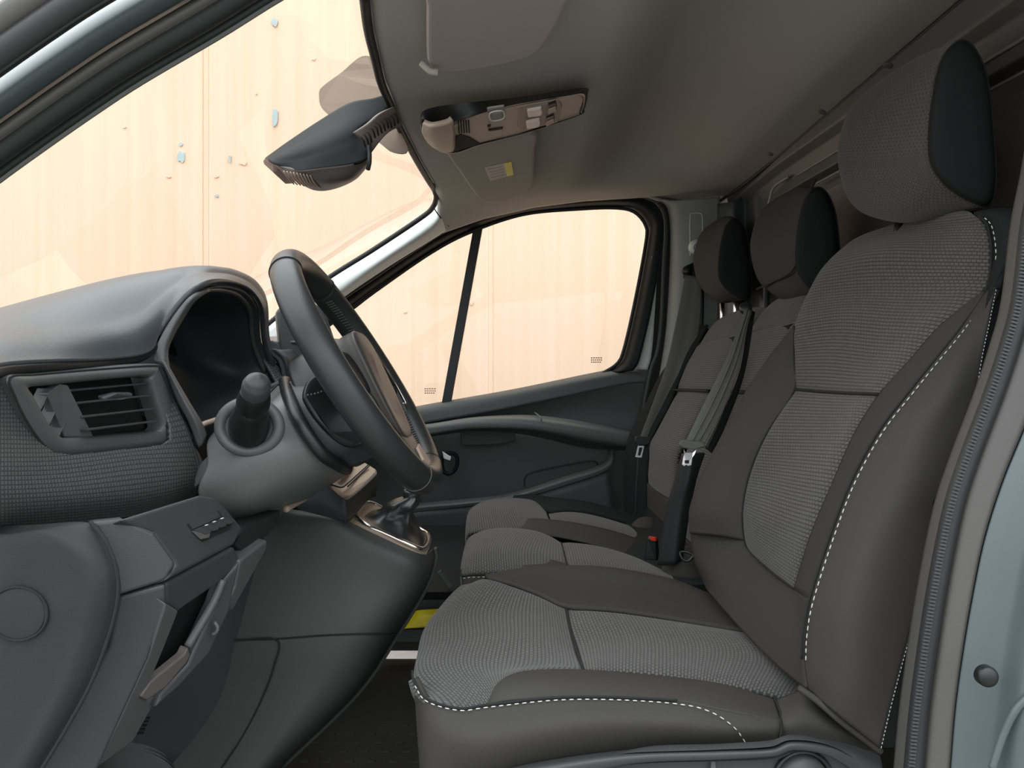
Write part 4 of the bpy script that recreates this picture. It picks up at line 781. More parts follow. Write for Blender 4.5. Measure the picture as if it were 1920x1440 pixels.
for k in range(9):
    x = 532+k*6.2; tube('grille_bar', [(x, 321+k*.9, 1.242), (x+8, 334+k*1.2, 1.262), (x+19, 345+k*1.1, 1.30)], .0012, M['console'], mh, n=8, seg=6)
slab('mirror_glass_edge', [(500, 293, 1.34), (493, 302, 1.345), (495, 308, 1.345), (535, 345, 1.36), (550, 344, 1.36), (552, 335, 1.36), (520, 308, 1.34)], .006, mat('mirror frame plastic', (.16, .10, .075), .4), mh, bevel=.001)
va = patch('vented_arm', [[(664, 248, 1.215), (690, 232, 1.225), (712, 214, 1.235), (740, 200, 1.255)], [(680, 262, 1.225), (700, 250, 1.235), (720, 230, 1.245), (748, 217, 1.265)], [(697, 286, 1.245), (715, 262, 1.245), (732, 246, 1.255), (755, 236, 1.275)]], mat('arm plastic', (.15, .115, .095), .5), mh, nu=30, nv=14, th=.006)
for k in range(11):
    f = k/10; x0 = 670+66*f; y0 = 248-42*f-(4 if 2 < k < 8 else 0); x1 = x0+10+4*(1-f); y1 = y0+26-2*f
    tube('vent_slot', [(x0+4, y0+6, 1.208+.045*f), ((x0+x1)/2+4, (y0+y1)/2+2, 1.209+.045*f), (x1+1, y1+1, 1.224+.040*f)], .0014, M['matte_black'], va, n=8, seg=6)
tube('arm_edge', [(692, 265, 1.235), (693, 300, 1.232), (690, 318, 1.24)], .0035, M['rubber'], mh, n=14)

# ------------------------------------------------------------------ far footwell
fp = patch('wall_right', [[(380, 700, 2.24), (520, 690, 2.24), (640, 800, 2.235)], [(380, 1000, 2.24), (520, 1000, 2.24), (640, 1000, 2.235)], [(380, 1240, 2.24), (520, 1240, 2.24), (640, 1240, 2.235)]], M['plastic_lo'], nu=8, nv=8); tag(fp, kind='structure')
stp = thing('entry_step', 'black ribbed entry step on the floor below the passenger door', 'step', W(-.2, 2.0, -.76))
slab('step_base', [(790, 985, 2.08), (960, 985, 2.08), (960, 1110, 1.75), (790, 1110, 1.75)], .02, M['matte_black'], stp, bevel=0)
for k in range(7):
    y = 992+k*17; d = 2.06-.042*k; slab('step_rib', [(806+k*5, y, d), (900, y-1, d), (900, y+5, d), (806+k*5, y+6, d)], .014, M['plastic_lo'], stp, bevel=.002)
slab('step_rib', [(820, 1075, 1.74), (826, 1070, 1.74), (850, 1100, 1.74), (842, 1106, 1.74)], .014, M['plastic_mid'], stp, bevel=.002)
t = slab('trim_10', [(722, 1179, 2.08), (900, 1179, 2.08), (900, 1207, 2.08), (722, 1207, 2.08)], .06, M['plastic_mid'], bevel=.006); tag(t, kind='structure')
ys = tag(patch('yellow_strap', [[(758, 1172, 2.11), (775, 1150, 2.11), (786, 1144, 2.11), (830, 1141, 2.11)], [(756, 1176, 2.085), (780, 1160, 2.085), (800, 1155, 2.085), (832, 1156, 2.085)], [(758, 1177, 2.07), (782, 1177, 2.07), (804, 1176, 2.07), (834, 1176, 2.07)]], M['yellow'], nu=20, nv=12, th=.003),
         'bright yellow plastic strap on the floor between console and seat', 'strap')
# floor studs
fs = thing('floor_mat', 'dark rubber floor mat with small raised studs below the driver seat', 'floor mat', W(-.2, 1.3, -.778))
box('mat_sheet', W(-.25, 1.35, -.775), .75, .9, .006, M['floor'], fs, bevel=.002)
random.seed(2); Vv, Ff = [], []
for a in range(16):
    for b in range(20):
        x = -.58+a*.045+(b % 2)*.022; d = .95+b*.042
        if True:
            i0 = len(Vv); c = W(x, d, -.772)
            for sx, sy, sz in ((-1, -1, 0), (1, -1, 0), (1, 1, 0), (-1, 1, 0), (-.7, -.6, 1), (.7, -.6, 1), (.7, .6, 1), (-.7, .6, 1)): Vv.append(c+Vector((sx*.010, sy*.0035, sz*.003)))
            Ff += [(i0, i0+1, i0+5, i0+4), (i0+1, i0+2, i0+6, i0+5), (i0+2, i0+3, i0+7, i0+6), (i0+3, i0, i0+4, i0+7), (i0+4, i0+5, i0+6, i0+7)]
me = bpy.data.meshes.new('m'); me.from_pydata(Vv, [], Ff); o = finish('mat_studs', me, M['floor'], fs, smooth=False); o['kind'] = 'stuff'

# ------------------------------------------------------------------ dashboard
da = thing('dashboard', 'grey moulded dashboard with instrument hood and near side air vent', 'dashboard', W(-.5, 1.4, -.5))
t0 = [(-60, 716, .66), (0, 694, .72), (100, 685, .80), (200, 678, .90), (262, 668, .95), (292, 645, .975), (318, 606, .985), (345, 570, .99), (370, 547, 1.0), (400, 534, 1.04), (436, 535, 1.13), (466, 549, 1.22), (485, 580, 1.32), (491, 640, 1.37), (506, 690, 1.40)]
t1 = [(-60, 655, .75), (0, 640, .78), (100, 630, .85), (200, 618, .93), (262, 600, .97), (300, 570, 1.0), (328, 548, 1.02), (350, 533, 1.04), (375, 524, 1.06), (402, 522, 1.1), (438, 526, 1.16), (470, 542, 1.25), (490, 575, 1.35), (495, 640, 1.39), (512, 690, 1.42)]
t2 = [(-60, 608, .92), (0, 590, .95), (100, 562, 1.0), (200, 536, 1.05), (262, 523, 1.08), (300, 518, 1.1), (328, 514, 1.11), (352, 512, 1.13), (378, 512, 1.14), (405, 514, 1.17), (440, 521, 1.22), (475, 540, 1.29), (493, 573, 1.38), (498, 640, 1.42), (518, 690, 1.45)]
t3 = [(-160, 640, 1.2), (-60, 625, 1.25), (60, 605, 1.3), (150, 592, 1.35), (230, 585, 1.38), (280, 580, 1.4), (310, 575, 1.4), (340, 572, 1.4), (365, 572, 1.42), (395, 578, 1.45), (430, 590, 1.48), (465, 612, 1.5), (488, 640, 1.5), (492, 680, 1.5), (515, 700, 1.5)]
patch('dash_top', [t0, t1, t2, t3], M['dash_top'], da, nu=150, nv=60, th=.008)
tube('dash_top_edge', [(x, y+2, d) for x, y, d in t0[:6]], .006, M['black'], da, n=60)
patch('dash_far_top', [[(492, 650, 1.5), (520, 646, 1.5), (580, 646, 1.5), (640, 660, 1.5)], [(440, 640, 1.9), (500, 636, 1.9), (560, 636, 1.9), (640, 640, 1.9)], [(360, 660, 2.2), (420, 655, 2.2), (500, 652, 2.2), (620, 652, 2.2)]], M['dash_top'], da, nu=20, nv=16)
# face
f0 = [(-60, 712, .67), (0, 700, .72), (100, 692, .80), (200, 686, .89), (288, 680, .975)]
f1 = [(-60, 800, .675), (0, 800, .715), (110, 800, .80), (230, 790, .90), (332, 760, .985)]
f2 = [(-60, 880, .665), (0, 882, .70), (120, 878, .79), (260, 860, .90), (368, 855, .99)]
f3 = [(-60, 940, .665), (0, 945, .70), (130, 938, .79), (270, 925, .9), (371, 905, .99)]
f4 = [(-60, 985, .69), (0, 990, .73), (130, 982, .81), (260, 966, .91), (352, 942, .995)]
patch('grid_trim', [f0, f1, f2, f3, f4], M['grid'], da, nu=260, nv=200)
patch('trim_end', [[(284, 681, .97), (312, 684, .98), (330, 715, 1.0)], [(331, 760, .984), (345, 780, 1.0), (350, 790, 1.04)], [(368, 855, .989), (376, 862, 1.0), (385, 862, 1.06)], [(371, 905, .989), (376, 908, 1.0), (384, 900, 1.06)], [(352, 942, .994), (360, 940, 1.01), (368, 930, 1.06)]], M['plastic_lo'], da, nu=14, nv=40)
# bezel and vent
dd = lambda px, o=0: .714+.00085*px+o
vo = [(8, 708), (60, 702), (180, 692), (280, 686), (292, 694), (310, 740), (326, 800), (328, 826), (310, 838), (220, 848), (135, 857), (100, 853), (70, 832), (40, 790), (18, 745)]
vi = [(45, 726), (90, 721), (180, 712), (262, 706), (273, 716), (285, 755), (296, 795), (292, 806), (278, 810), (200, 816), (120, 822), (103, 818), (90, 806), (70, 775), (52, 742)]
def vl(a, off, m=1.0, cx=175, cy=770): return [P(cx+(x-cx)*m, cy+(y-cy)*m, dd(x)) + Vector((off, -off*.3, 0)) for x, y in a]
mixv = [((a[0]*.5+b[0]*.5), (a[1]*.5+b[1]*.5)) for a, b in zip(vo, vi)]
gt = [o for o in da.children if o.name.startswith('grid_trim')][0]
def inside(x, y, poly):
    c = False
    for (x1, y1), (x2, y2) in zip(poly, poly[1:]+poly[:1]):
        if (y1 > y) != (y2 > y) and x < (x2-x1)*(y-y1)/(y2-y1)+x1: c = not c
    return c
bm = bmesh.new(); bm.from_mesh(gt.data); kill = []; eye = Vector((0, CY, CZ))-ORI[gt.name]
for f in bm.faces:
    v = f.calc_center_median()-eye; px, py = 960+v.x/v.y*F, 720-v.z/v.y*F
    if inside(168+(px-168)*1.05, 770+(py-770)*1.05, vo): kill.append(f)
bmesh.ops.delete(bm, geom=kill, context='FACES'); bm.to_mesh(gt.data); bm.free()
vent = loft('air_vent', [vl(vo, -.010, 1.06), vl(vo, .004, 1.03), vl(vo, .006), vl(mixv, .010), vl(vi, .006), vl(vi, -.014, .985)], M['plastic_mid'], da, n=120, m=36, raw=True, cap=False)
tube('vent_groove', [vl(vo, .0065, 1.0)[k] for k in range(len(vo))], .0012, M['seam'], vent, closed=True, raw=True, n=120)
slab('vent_back', [P(175+(x-175)*1.25, 770+(y-770)*1.3, dd(x))+Vector((-.042, .012, 0)) for x, y in vi], .004, M['matte_black'], vent, raw=True, bevel=0, dirv=(-1, 0, 0))
box('dash_light_block', W(-.67, 1.48, -.22), .19, 1.4, .44, M['matte_black'], da, bevel=0)  # unseen black box added behind the vent to block leaking light
for k, (ya, yb) in enumerate(((732, 718), (756, 741), (782, 766), (806, 789))):
    slab('vent_slat', [P(130+k*10, ya-2, dd(135))+Vector((.002, 0, 0)), P(276+k*6, yb-1, dd(272))+Vector((.002, 0, 0)), P(276+k*6, yb+2, dd(272))+Vector((.002, 0, 0)), P(130+k*10, ya+2, dd(135))+Vector((.002, 0, 0))], .016, M['plastic_lo'], vent, raw=True, bevel=.0006, dirv=(-1, .3, -.05))
slab('vent_closing_flap', [P(88, 738, dd(80)), P(113, 720, dd(100)), P(128, 722, dd(115)), P(176, 818, dd(160)), P(158, 821, dd(150)), P(122, 820, dd(120))], .012, M['plastic_mid'], vent, raw=True, bevel=.0015, dirv=(-1, .3, 0))
for (xa, ya, xb, yb) in ((90, 728, 68, 772), (112, 742, 84, 800), (127, 768, 104, 818)):
    slab('vent_vane', [P(xa-2, ya, dd(xa))+Vector((.003, 0, 0)), P(xa+1, ya, dd(xa))+Vector((.003, 0, 0)), P(xb+2, yb, dd(xb))+Vector((.003, 0, 0)), P(xb-1, yb, dd(xb))+Vector((.003, 0, 0))], .015, M['plastic_mid'], vent, raw=True, bevel=.0005, dirv=(-1, .2, 0))
slab('vent_tab', [P(188, 744, dd(190))+Vector((.004, -.004, 0)), P(205, 738, dd(205))+Vector((.012, -.004, 0)), P(240, 737, dd(238))+Vector((.006, 0, 0)), P(242, 746, dd(240))+Vector((.004, 0, 0)), P(215, 749, dd(215))+Vector((.010, -.004, 0)), P(192, 753, dd(192))+Vector((.004, -.004, 0))], .008, M['plastic_mid'], vent, raw=True, bevel=.002)
# instrument tunnel
lipP = [(296, 655, .975), (316, 610, .985), (343, 573, .99), (369, 549, 1.0), (400, 537, 1.04), (436, 538, 1.13), (465, 551, 1.22), (484, 582, 1.32), (490, 640, 1.37), (512, 700, 1.40), (535, 745, 1.36), (490, 790, 1.25), (430, 805, 1.12), (385, 800, 1.03), (345, 752, .985), (312, 700, .975)]
cxp = sum((P(*p) for p in lipP), Vector())/len(lipP)
def sh(l, f, dx, dz=0): return [cxp+(P(*p)-cxp)*f+Vector((dx, 0, dz)) for p in l]
tn = loft('instrument_tunnel', [sh(lipP, 1.0, .0), sh(lipP, .965, -.004), sh(lipP, .94, -.03), sh(lipP, .90, -.08), sh(lipP, .70, -.12, .01), sh(lipP, .2, -.125, .01)], M['plastic_lo'], da, n=110, m=40, raw=True, cap=False)
slab('instrument_back', sh(lipP, .6, -.126), .01, M['gloss_black'], tn, raw=True, bevel=0, dirv=(-1, 0, 0))
tube('hood_inner_ledge', [sh(lipP, .955, -.012)[k] for k in (2, 3, 4, 5, 6, 7, 8, 9)], .0045, M['plastic_mid'], tn, raw=True, n=60)
patch('instrument_rim', [[(288, 676, .972), (294, 648, .97), (312, 612, .98), (338, 575, .985), (360, 553, .99), (392, 538, 1.03)], [(308, 690, .97), (310, 655, .975), (322, 620, .98), (345, 582, .985), (364, 559, .99), (393, 542, 1.03)], [(320, 696, .98), (316, 660, .985), (328, 628, .99), (350, 590, 1.0), (368, 564, 1.0), (394, 546, 1.035)]], M['plastic_mid'], da, nu=30, nv=10, th=.004)
patch('instrument_rim_lower', [[(288, 676, .972), (306, 690, .972), (330, 748, .975), (352, 790, .98), (372, 840, .985)], [(306, 676, .965), (318, 700, .965), (345, 750, .97), (368, 792, .975), (382, 830, .985)], [(314, 680, .975), (328, 705, .975), (355, 752, .98), (378, 790, .99), (388, 815, 1.0)]], M['plastic_mid'], da, nu=30, nv=10, th=.004)
patch('instrument_sill', [[(365, 800, 1.0), (400, 790, 1.05), (460, 770, 1.15), (530, 740, 1.3)], [(370, 815, .99), (400, 805, 1.04), (465, 785, 1.14), (540, 755, 1.28)], [(360, 960, 1.02), (400, 960, 1.06), (465, 960, 1.14), (540, 960, 1.25)]], M['black'], da, nu=24, nv=10)
tube('sill_edge', [(372, 808, .99), (378, 797, 1.0), (402, 788, 1.03), (440, 776, 1.08)], .0035, M['console'], da, n=20)
patch('column_side_panel', [[(364, 900, .97), (376, 870, .97), (405, 842, .965), (418, 830, .965)], [(366, 910, .965), (385, 895, .96), (412, 870, .958), (420, 850, .96)], [(365, 915, .97), (390, 902, .965), (415, 885, .962), (420, 860, .97)]], M['plastic_mid'], da, nu=20, nv=10)
# near end cap
capo = [(-40, 986, .73), (60, 984, .725), (168, 980, .72), (197, 1016, .715), (215, 1066, .71), (218, 1120, .71), (202, 1190, .71), (168, 1280, .71), (122, 1365, .71), (70, 1450, .71), (20, 1530, .71)]
capm = [(-50, 1000, .715), (30, 1000, .71), (100, 992, .705), (152, 1030, .70), (170, 1075, .698), (174, 1125, .698), (160, 1190, .70), (128, 1280, .70), (85, 1365, .70), (36, 1450, .70), (-10, 1530, .70)]
capi = [(-60, 1012, .71), (0, 1010, .705), (62, 1008, .70), (100, 1045, .70), (124, 1085, .70), (130, 1130, .70), (118, 1190, .702), (88, 1280, .702), (48, 1365, .702), (0, 1450, .702), (-40, 1530, .702)]
capc = [(-100, 1100, .705), (-60, 1100, .705), (-20, 1100, .703), (10, 1120, .703), (30, 1130, .703), (30, 1150, .703), (10, 1200, .703), (-10, 1280, .703), (-40, 1365, .703), (-60, 1450, .703), (-90, 1530, .703)]
capd = [(-220, y, d) for x, y, d in capc]
patch('end_panel', [capo, capm, capi, capc, capd], M['end'], da, nu=90, nv=50)
tube('round_cover_groove', [P(33+56*math.cos(a*math.pi/12), 1151+50*math.sin(a*math.pi/12), .7005) for a in range(24)], .0011, M['seam'], da, closed=True, raw=True, n=80)
dome('round_cover', P(33, 1151, .7015), Vector((.02, -1, 0)), .0245, .0012, M['end'], da)
tube('end_panel_gap', [(168, 978, .715), (199, 1016, .708), (218, 1066, .704), (221, 1120, .704), (205, 1190, .704), (171, 1280, .704), (125, 1365, .704), (72, 1452, .704)], .0018, M['seam'], da, n=60)
def facet(name, pts, m='plastic', th=.02, bev=.0035, par=None): return slab(name, pts, th, M[m], par or da, bevel=bev, fit=True)
facet('knee_panel_side', [(172, 979, .73), (229, 973, .74), (289, 999, .76), (330, 1057, .765), (311, 1089, .762), (222, 1117, .74), (216, 1069, .735), (197, 1018, .73)], 'plastic')
facet('switch_panel', [(229, 973, .742), (375, 928, .86), (400, 932, .88), (424, 952, .89), (456, 990, .90), (440, 1020, .885), (312, 1088, .765), (330, 1057, .768), (289, 999, .762)], 'plastic')
facet('lower_panel_side', [(222, 1120, .742), (311, 1096, .764), (311, 1132, .764), (277, 1237, .764), (225, 1350, .764), (180, 1450, .764), (70, 1450, .742), (150, 1312, .742), (202, 1215, .742)], 'plastic')
facet('pocket_frame_top', [(311, 1094, .765), (440, 1026, .885), (452, 1050, .89), (420, 1085, .87), (411, 1093, .865), (334, 1147, .80), (311, 1134, .766)], 'plastic_lo')
facet('pocket_frame_left', [(311, 1132, .766), (335, 1146, .80), (310, 1210, .79), (281, 1280, .79), (262, 1306, .79), (277, 1314, .79), (300, 1300, .80), (250, 1390, .80), (187, 1436, .79), (176, 1450, .78), (180, 1440, .766), (225, 1350, .766), (277, 1237, .766)], 'plastic_mid')
facet('pocket_back', [(330, 1140, .84), (420, 1085, .90), (370, 1220, .88), (270, 1300, .83)], 'black', bev=0)
facet('pocket_lip', [(281, 1280, .79), (345, 1228, .83), (353, 1212, .84), (358, 1228, .84), (350, 1244, .835), (310, 1290, .81), (277, 1313, .79), (263, 1306, .785)], 'console' if 0 else 'pocketlip', th=.012, bev=.002)
tube('pocket_rib', [(418, 1087, .868), (400, 1130, .86), (352, 1212, .838)], .0045, M['plastic_mid'], da, n=20)
facet('pocket_frame_right', [(420, 1086, .87), (452, 1050, .89), (440, 1100, .885), (432, 1144, .88), (394, 1226, .86), (340, 1285, .83), (290, 1330, .81), (300, 1300, .81), (352, 1245, .836), (360, 1226, .842), (402, 1135, .86)], 'plastic_lo')
tube('pocket_edge_clip', [(402, 1166, .855), (408, 1176, .855), (406, 1184, .855), (398, 1190, .855)], .002, M['plastic_mid'], da, n=12)
facet('inner_knee_facet', [(450, 1052, .892), (502, 1012, .95), (500, 1030, .95), (484, 1060, .94), (436, 1146, .90), (428, 1132, .885), (441, 1100, .885)], 'plastic_mid')
facet('knee_gap', [(440, 1022, .90), (456, 994, .92), (525, 956, 1.0), (522, 982, 1.0), (502, 1003, .97), (452, 1032, .91)], 'matte_black', th=.05, bev=0)
patch('lower_firewall_pad', [[(180, 1000, 1.10), (420, 1000, 1.15), (560, 1000, 1.3)], [(180, 1200, 1.15), (400, 1200, 1.18), (520, 1200, 1.3)], [(180, 1460, 1.2), (380, 1460, 1.25), (520, 1460, 1.3)]], M['plastic_lo'], da, nu=10, nv=10)
for k in range(5):
    y = 1346+k*7; slab('pedal_vent_slot', [(250-k*4, y+1, 1.10), (280-k*3, y, 1.10), (279-k*3, y+3, 1.10), (248-k*4, y+4, 1.10)], .004, M['matte_black'], da, bevel=0)
# switch block
_q = planar([(229, 973, .742), (375, 928, .86), (400, 932, .88), (424, 952, .89), (456, 990, .90), (440, 1020, .885), (312, 1088, .765), (330, 1057, .768), (289, 999, .762)])
_c = sum(_q, Vector())/len(_q); _n = Vector()
for a, b in zip(_q, _q[1:]+_q[:1]): _n += (a-_c).cross(b-_c)
_n.normalize(); _e = Vector((0, CY, CZ)); _n = _n if _n.dot(_e-_c) > 0 else -_n
def sw(px, py, off=0):
    v = P(px, py, 1)-_e; return _e+v*((_c+_n*off-_e).dot(_n)/v.dot(_n))
def swslab(name, pts, off, th, m, par=None, bev=.0008): return slab(name, [sw(x, y, off) for x, y in pts], th, M[m], par or da, raw=True, bevel=bev)
swr = swslab('switch_recess', [(351, 984), (410, 958), (418, 970), (434, 984), (432, 992), (380, 1016), (374, 1012)], .0006, .002, 'matte_black', bev=0)
swslab('recess_back', [(353, 981), (408, 959), (414, 969), (362, 992)], .0010, .001, 'plastic_lo', swr, 0)
swslab('key_side', [(361, 995), (395, 998), (393, 1008), (378, 1011)], .0030, .002, 'greyrubber', swr)
for k in range(4):
    x0 = 364+k*14.5; y0 = 994-k*6.3
    swslab('dimmer_key', [(x0, y0), (x0+13, y0-5.8), (x0+33, y0-1.5), (x0+31, y0+5), (x0+22, y0+8)][:5], .0035+.0002*k, .003, 'plastic_lo', swr, .0005)
    if k: swslab('key_symbol', [(x0+5, y0-3), (x0+10, y0-5), (x0+13, y0-4), (x0+8, y0-1.8)], .0042+.0002*k, .0006, 'white', swr, 0)
# far face, radio block and side screen
patch('dash_far_face', [[(500, 655, 1.40), (540, 655, 1.45), (600, 650, 1.9), (640, 690, 2.2)], [(530, 700, 1.40), (560, 700, 1.45), (620, 700, 1.9), (650, 740, 2.2)], [(540, 900, 1.40), (580, 900, 1.45), (660, 900, 1.9), (690, 900, 2.2)]], M['plastic_lo'], da, nu=20, nv=12)
facet('side_screen_housing', [(518, 584, 1.50), (526, 574, 1.50), (560, 570, 1.51), (606, 570, 1.52), (636, 660, 1.54), (640, 720, 1.54), (575, 740, 1.5), (545, 720, 1.49), (525, 655, 1.49)], 'plastic', th=.03, bev=.006)
facet('far_vent_frame', [(505, 672, 1.42), (545, 668, 1.44), (556, 700, 1.44), (535, 720, 1.43)], 'black', th=.01)
for k in range(3): slab('far_vent_slat', [(512+k*4, 679+k*9, 1.41), (546+k*3, 676+k*8, 1.43), (547+k*3, 679+k*8, 1.43), (513+k*4, 682+k*9, 1.41)], .008, M['plastic_mid'], da, bevel=0)
facet('hood_side_block', [(492, 640, 1.42), (510, 636, 1.44), (524, 644, 1.44), (530, 660, 1.44), (500, 668, 1.42), (490, 664, 1.42)], 'dash_top', bev=.004)
patch('textured_cheek', [[(492, 668, 1.385), (520, 720, 1.37), (540, 765, 1.33)], [(512, 672, 1.42), (535, 705, 1.41), (552, 745, 1.38)]], M['grid'], da, nu=14, nv=8)

# ------------------------------------------------------------------ centre console
cc = thing('centre_console', 'tall grey centre console with chrome framed gear lever surround', 'console', W(-.25, 1.35, -.76))
M['side'] = mat('console side plastic', (0.060, 0.062, 0.060), 0.55, bump=.25)
g0 = [(380, 930, 1.25), (470, 945, 1.24), (561, 957, 1.22), (625, 966, 1.20), (700, 1000, 1.20), (770, 1032, 1.205), (798, 1039, 1.24), (812, 1030, 1.33)]
g0b = [(380, 960, 1.25), (470, 975, 1.23), (558, 980, 1.2), (622, 992, 1.185), (700, 1028, 1.185), (772, 1060, 1.195), (800, 1066, 1.24), (814, 1050, 1.33)]
g1 = [(380, 1080, 1.25), (450, 1080, 1.22), (540, 1085, 1.195), (620, 1090, 1.185), (700, 1095, 1.185), (762, 1101, 1.2), (790, 1104, 1.25), (798, 1100, 1.33)]
g2 = [(330, 1200, 1.25), (437, 1200, 1.21), (518, 1198, 1.19), (600, 1192, 1.18), (670, 1188, 1.18), (713, 1187, 1.2), (738, 1186, 1.25), (746, 1186, 1.33)]
g3 = [(300, 1300, 1.25), (400, 1300, 1.22), (490, 1300, 1.2), (550, 1300, 1.19), (600, 1300, 1.19), (640, 1300, 1.21), (662, 1298, 1.25), (670, 1298, 1.33)]
g4 = [(240, 1460, 1.24), (340, 1460, 1.22), (420, 1458, 1.2), (455, 1455, 1.195), (480, 1450, 1.195), (500, 1445, 1.21), (518, 1440, 1.25), (526, 1438, 1.33)]
patch('side_panel', [g0, g0b, g1, g2, g3, g4], M['side'], cc, nu=90, nv=90)
patch('rear_panel', [[r[-1] for r in (g0, g0b, g1, g2, g3, g4)], [(r[-1][0]+2, r[-1][1]-4, 1.5) for r in (g0, g0b, g1, g2, g3, g4)]], M['side'], cc, nu=40, nv=8)
tube('panel_joint', [(437, 1200, 1.209), (518, 1198, 1.189), (600, 1192, 1.179), (670, 1189, 1.179), (713, 1188, 1.199), (737, 1187, 1.248)], .0014, M['seam'], cc, n=50)
tube('access_flap_seam', [(437, 1201, 1.207), (518, 1200, 1.187), (513, 1250, 1.19), (490, 1312, 1.197), (455, 1380, 1.20), (415, 1440, 1.198)], .0014, M['seam'], cc, n=60)
patch('gear_plate', [[(640, 975, 1.205), (700, 1000, 1.202), (770, 1032, 1.206), (800, 1038, 1.24)], [(660, 955, 1.30), (710, 975, 1.30), (775, 1012, 1.30), (806, 1024, 1.31)], [(680, 937, 1.42), (706, 947, 1.42), (772, 984, 1.42), (808, 1006, 1.42)]], M['console'], cc, nu=24, nv=20, puff=0)
ring = [(666, 968, 1.27), (674, 956, 1.33), (684, 946, 1.40), (700, 948, 1.42), (726, 962, 1.42), (770, 986, 1.42), (798, 1002, 1.40), (804, 1010, 1.36), (802, 1024, 1.29), (790, 1033, 1.235), (762, 1022, 1.225), (720, 1003, 1.225), (684, 987, 1.23)]
tube('chrome_surround', [P(*p)+Vector((0, 0, .003)) for p in ring], .0042, M['chrome'], cc, closed=True, raw=True, n=120)
rc = sum((P(*p) for p in ring), Vector())/len(ring)
gb = thing('gear_lever', 'pleated black leather gear lever boot in a chrome ring behind the wheel', 'gear lever', rc)
L0 = [P(*p)+Vector((0, 0, .002)) for p in ring]
L0 = [rc+(p-rc)*.93 for p in L0]
nk = P(774, 930, 1.30)
def bl_(f, c, h=1.0, tw=0):
    res = []; n = len(L0)
    for i, p in enumerate(L0):
        v = (p-rc); q = c+Vector((v.x*f, v.y*f, v.z*f*h)); a = math.sin(i*2.6+tw); q += (q-c).normalized()*.004*a if f > .15 else Vector(); res.append(q)
    return res
loft('boot', [L0, bl_(.75, rc.lerp(nk, .12), .8, .5), bl_(.55, rc.lerp(nk, .30)+Vector((-.004, 0, 0)), .6, 1.8), bl_(.44, rc.lerp(nk, .52)+Vector((-.010, 0, 0)), .4, 3), bl_(.40, rc.lerp(nk, .75)+Vector((-.006, 0, 0)), .25, 1.0), bl_(.26, rc.lerp(nk, .92), .15, .4), bl_(.17, nk, .1)], M['boot'], gb, n=70, m=60, raw=True)
tube('boot_collar', [P(771, 934, 1.30), P(774, 922, 1.30)], .0155, M['boot'], gb, raw=True, n=4, lin=True, seg=24)
tube('lever_rod', [P(772, 926, 1.30), P(786, 880, 1.30)], .0115, M['black'], gb, raw=True, n=4, lin=True, seg=20)
tube('knob', [P(786, 888, 1.30), P(789, 876, 1.30), P(793, 858, 1.30), P(795, 850, 1.30)], [.012, .022, .024, .006], M['leather'], gb, raw=True, n=14, seg=24)
# tray block above
tb = [(605, 907, 1.14), (622, 893, 1.25), (636, 880, 1.33), (660, 866, 1.40), (682, 866, 1.44), (705, 880, 1.42), (702, 892, 1.36), (658, 930, 1.20), (640, 930, 1.17)]
slab('tray_top', tb, .006, M['console'], cc, bevel=.002, dirv=(0, 0, -1))
patch('tray_side', [[(560, 930, 1.14), (605, 908, 1.14), (640, 932, 1.168), (658, 932, 1.195), (703, 893, 1.355), (706, 882, 1.42)], [(555, 945, 1.14), (600, 945, 1.15), (640, 960, 1.17), (660, 962, 1.20), (698, 920, 1.36), (708, 905, 1.43)], [(560, 956, 1.16), (600, 966, 1.18), (640, 976, 1.19), (655, 978, 1.21), (688, 940, 1.38), (705, 930, 1.45)]], M['plastic_lo'], cc, nu=50, nv=24)
tube('tray_groove', [(607, 905, 1.136), (625, 910, 1.15), (640, 914, 1.17), (650, 908, 1.21), (668, 892, 1.30), (690, 872, 1.40)], .0012, M['seam'], cc, n=40)
tube('tray_groove', [(652, 912, 1.21), (672, 893, 1.31), (692, 874, 1.40)], .0012, M['seam'], cc, n=20)
slab('tray_hole', [(629, 889, 1.22), (640, 880, 1.28), (662, 868, 1.38), (664, 873, 1.36), (650, 886, 1.26), (636, 892, 1.22)], .004, M['matte_black'], cc, bevel=0)
tube('tray_corner_strip', [(536, 955, 1.05), (552, 945, 1.08), (572, 934, 1.12)], .0045, M['console'], cc, n=12)
# ribbed rubber boot low in the footwell
rb = thing('column_boot', 'ribbed black rubber boot of the steering column low in the footwell', 'rubber boot', P(250, 1440, .95))
loft('boot_body', [[P(255+math.cos(a)*60*f, 1460+math.sin(a)*60*f*.8-h*26, .98+.0*f)+Vector((0, math.sin(a)*.02, 0)) for a in [k*math.pi/8 for k in range(16)]] for f, h in ((1.35, -1.5), (1.35, 0), (1.22, .25), (1.26, .5), (1.12, .75), (1.14, 1.0), (.98, 1.25), (.85, 1.5), (.3, 1.6))], M['rubber'], rb, n=48, m=60, raw=True)

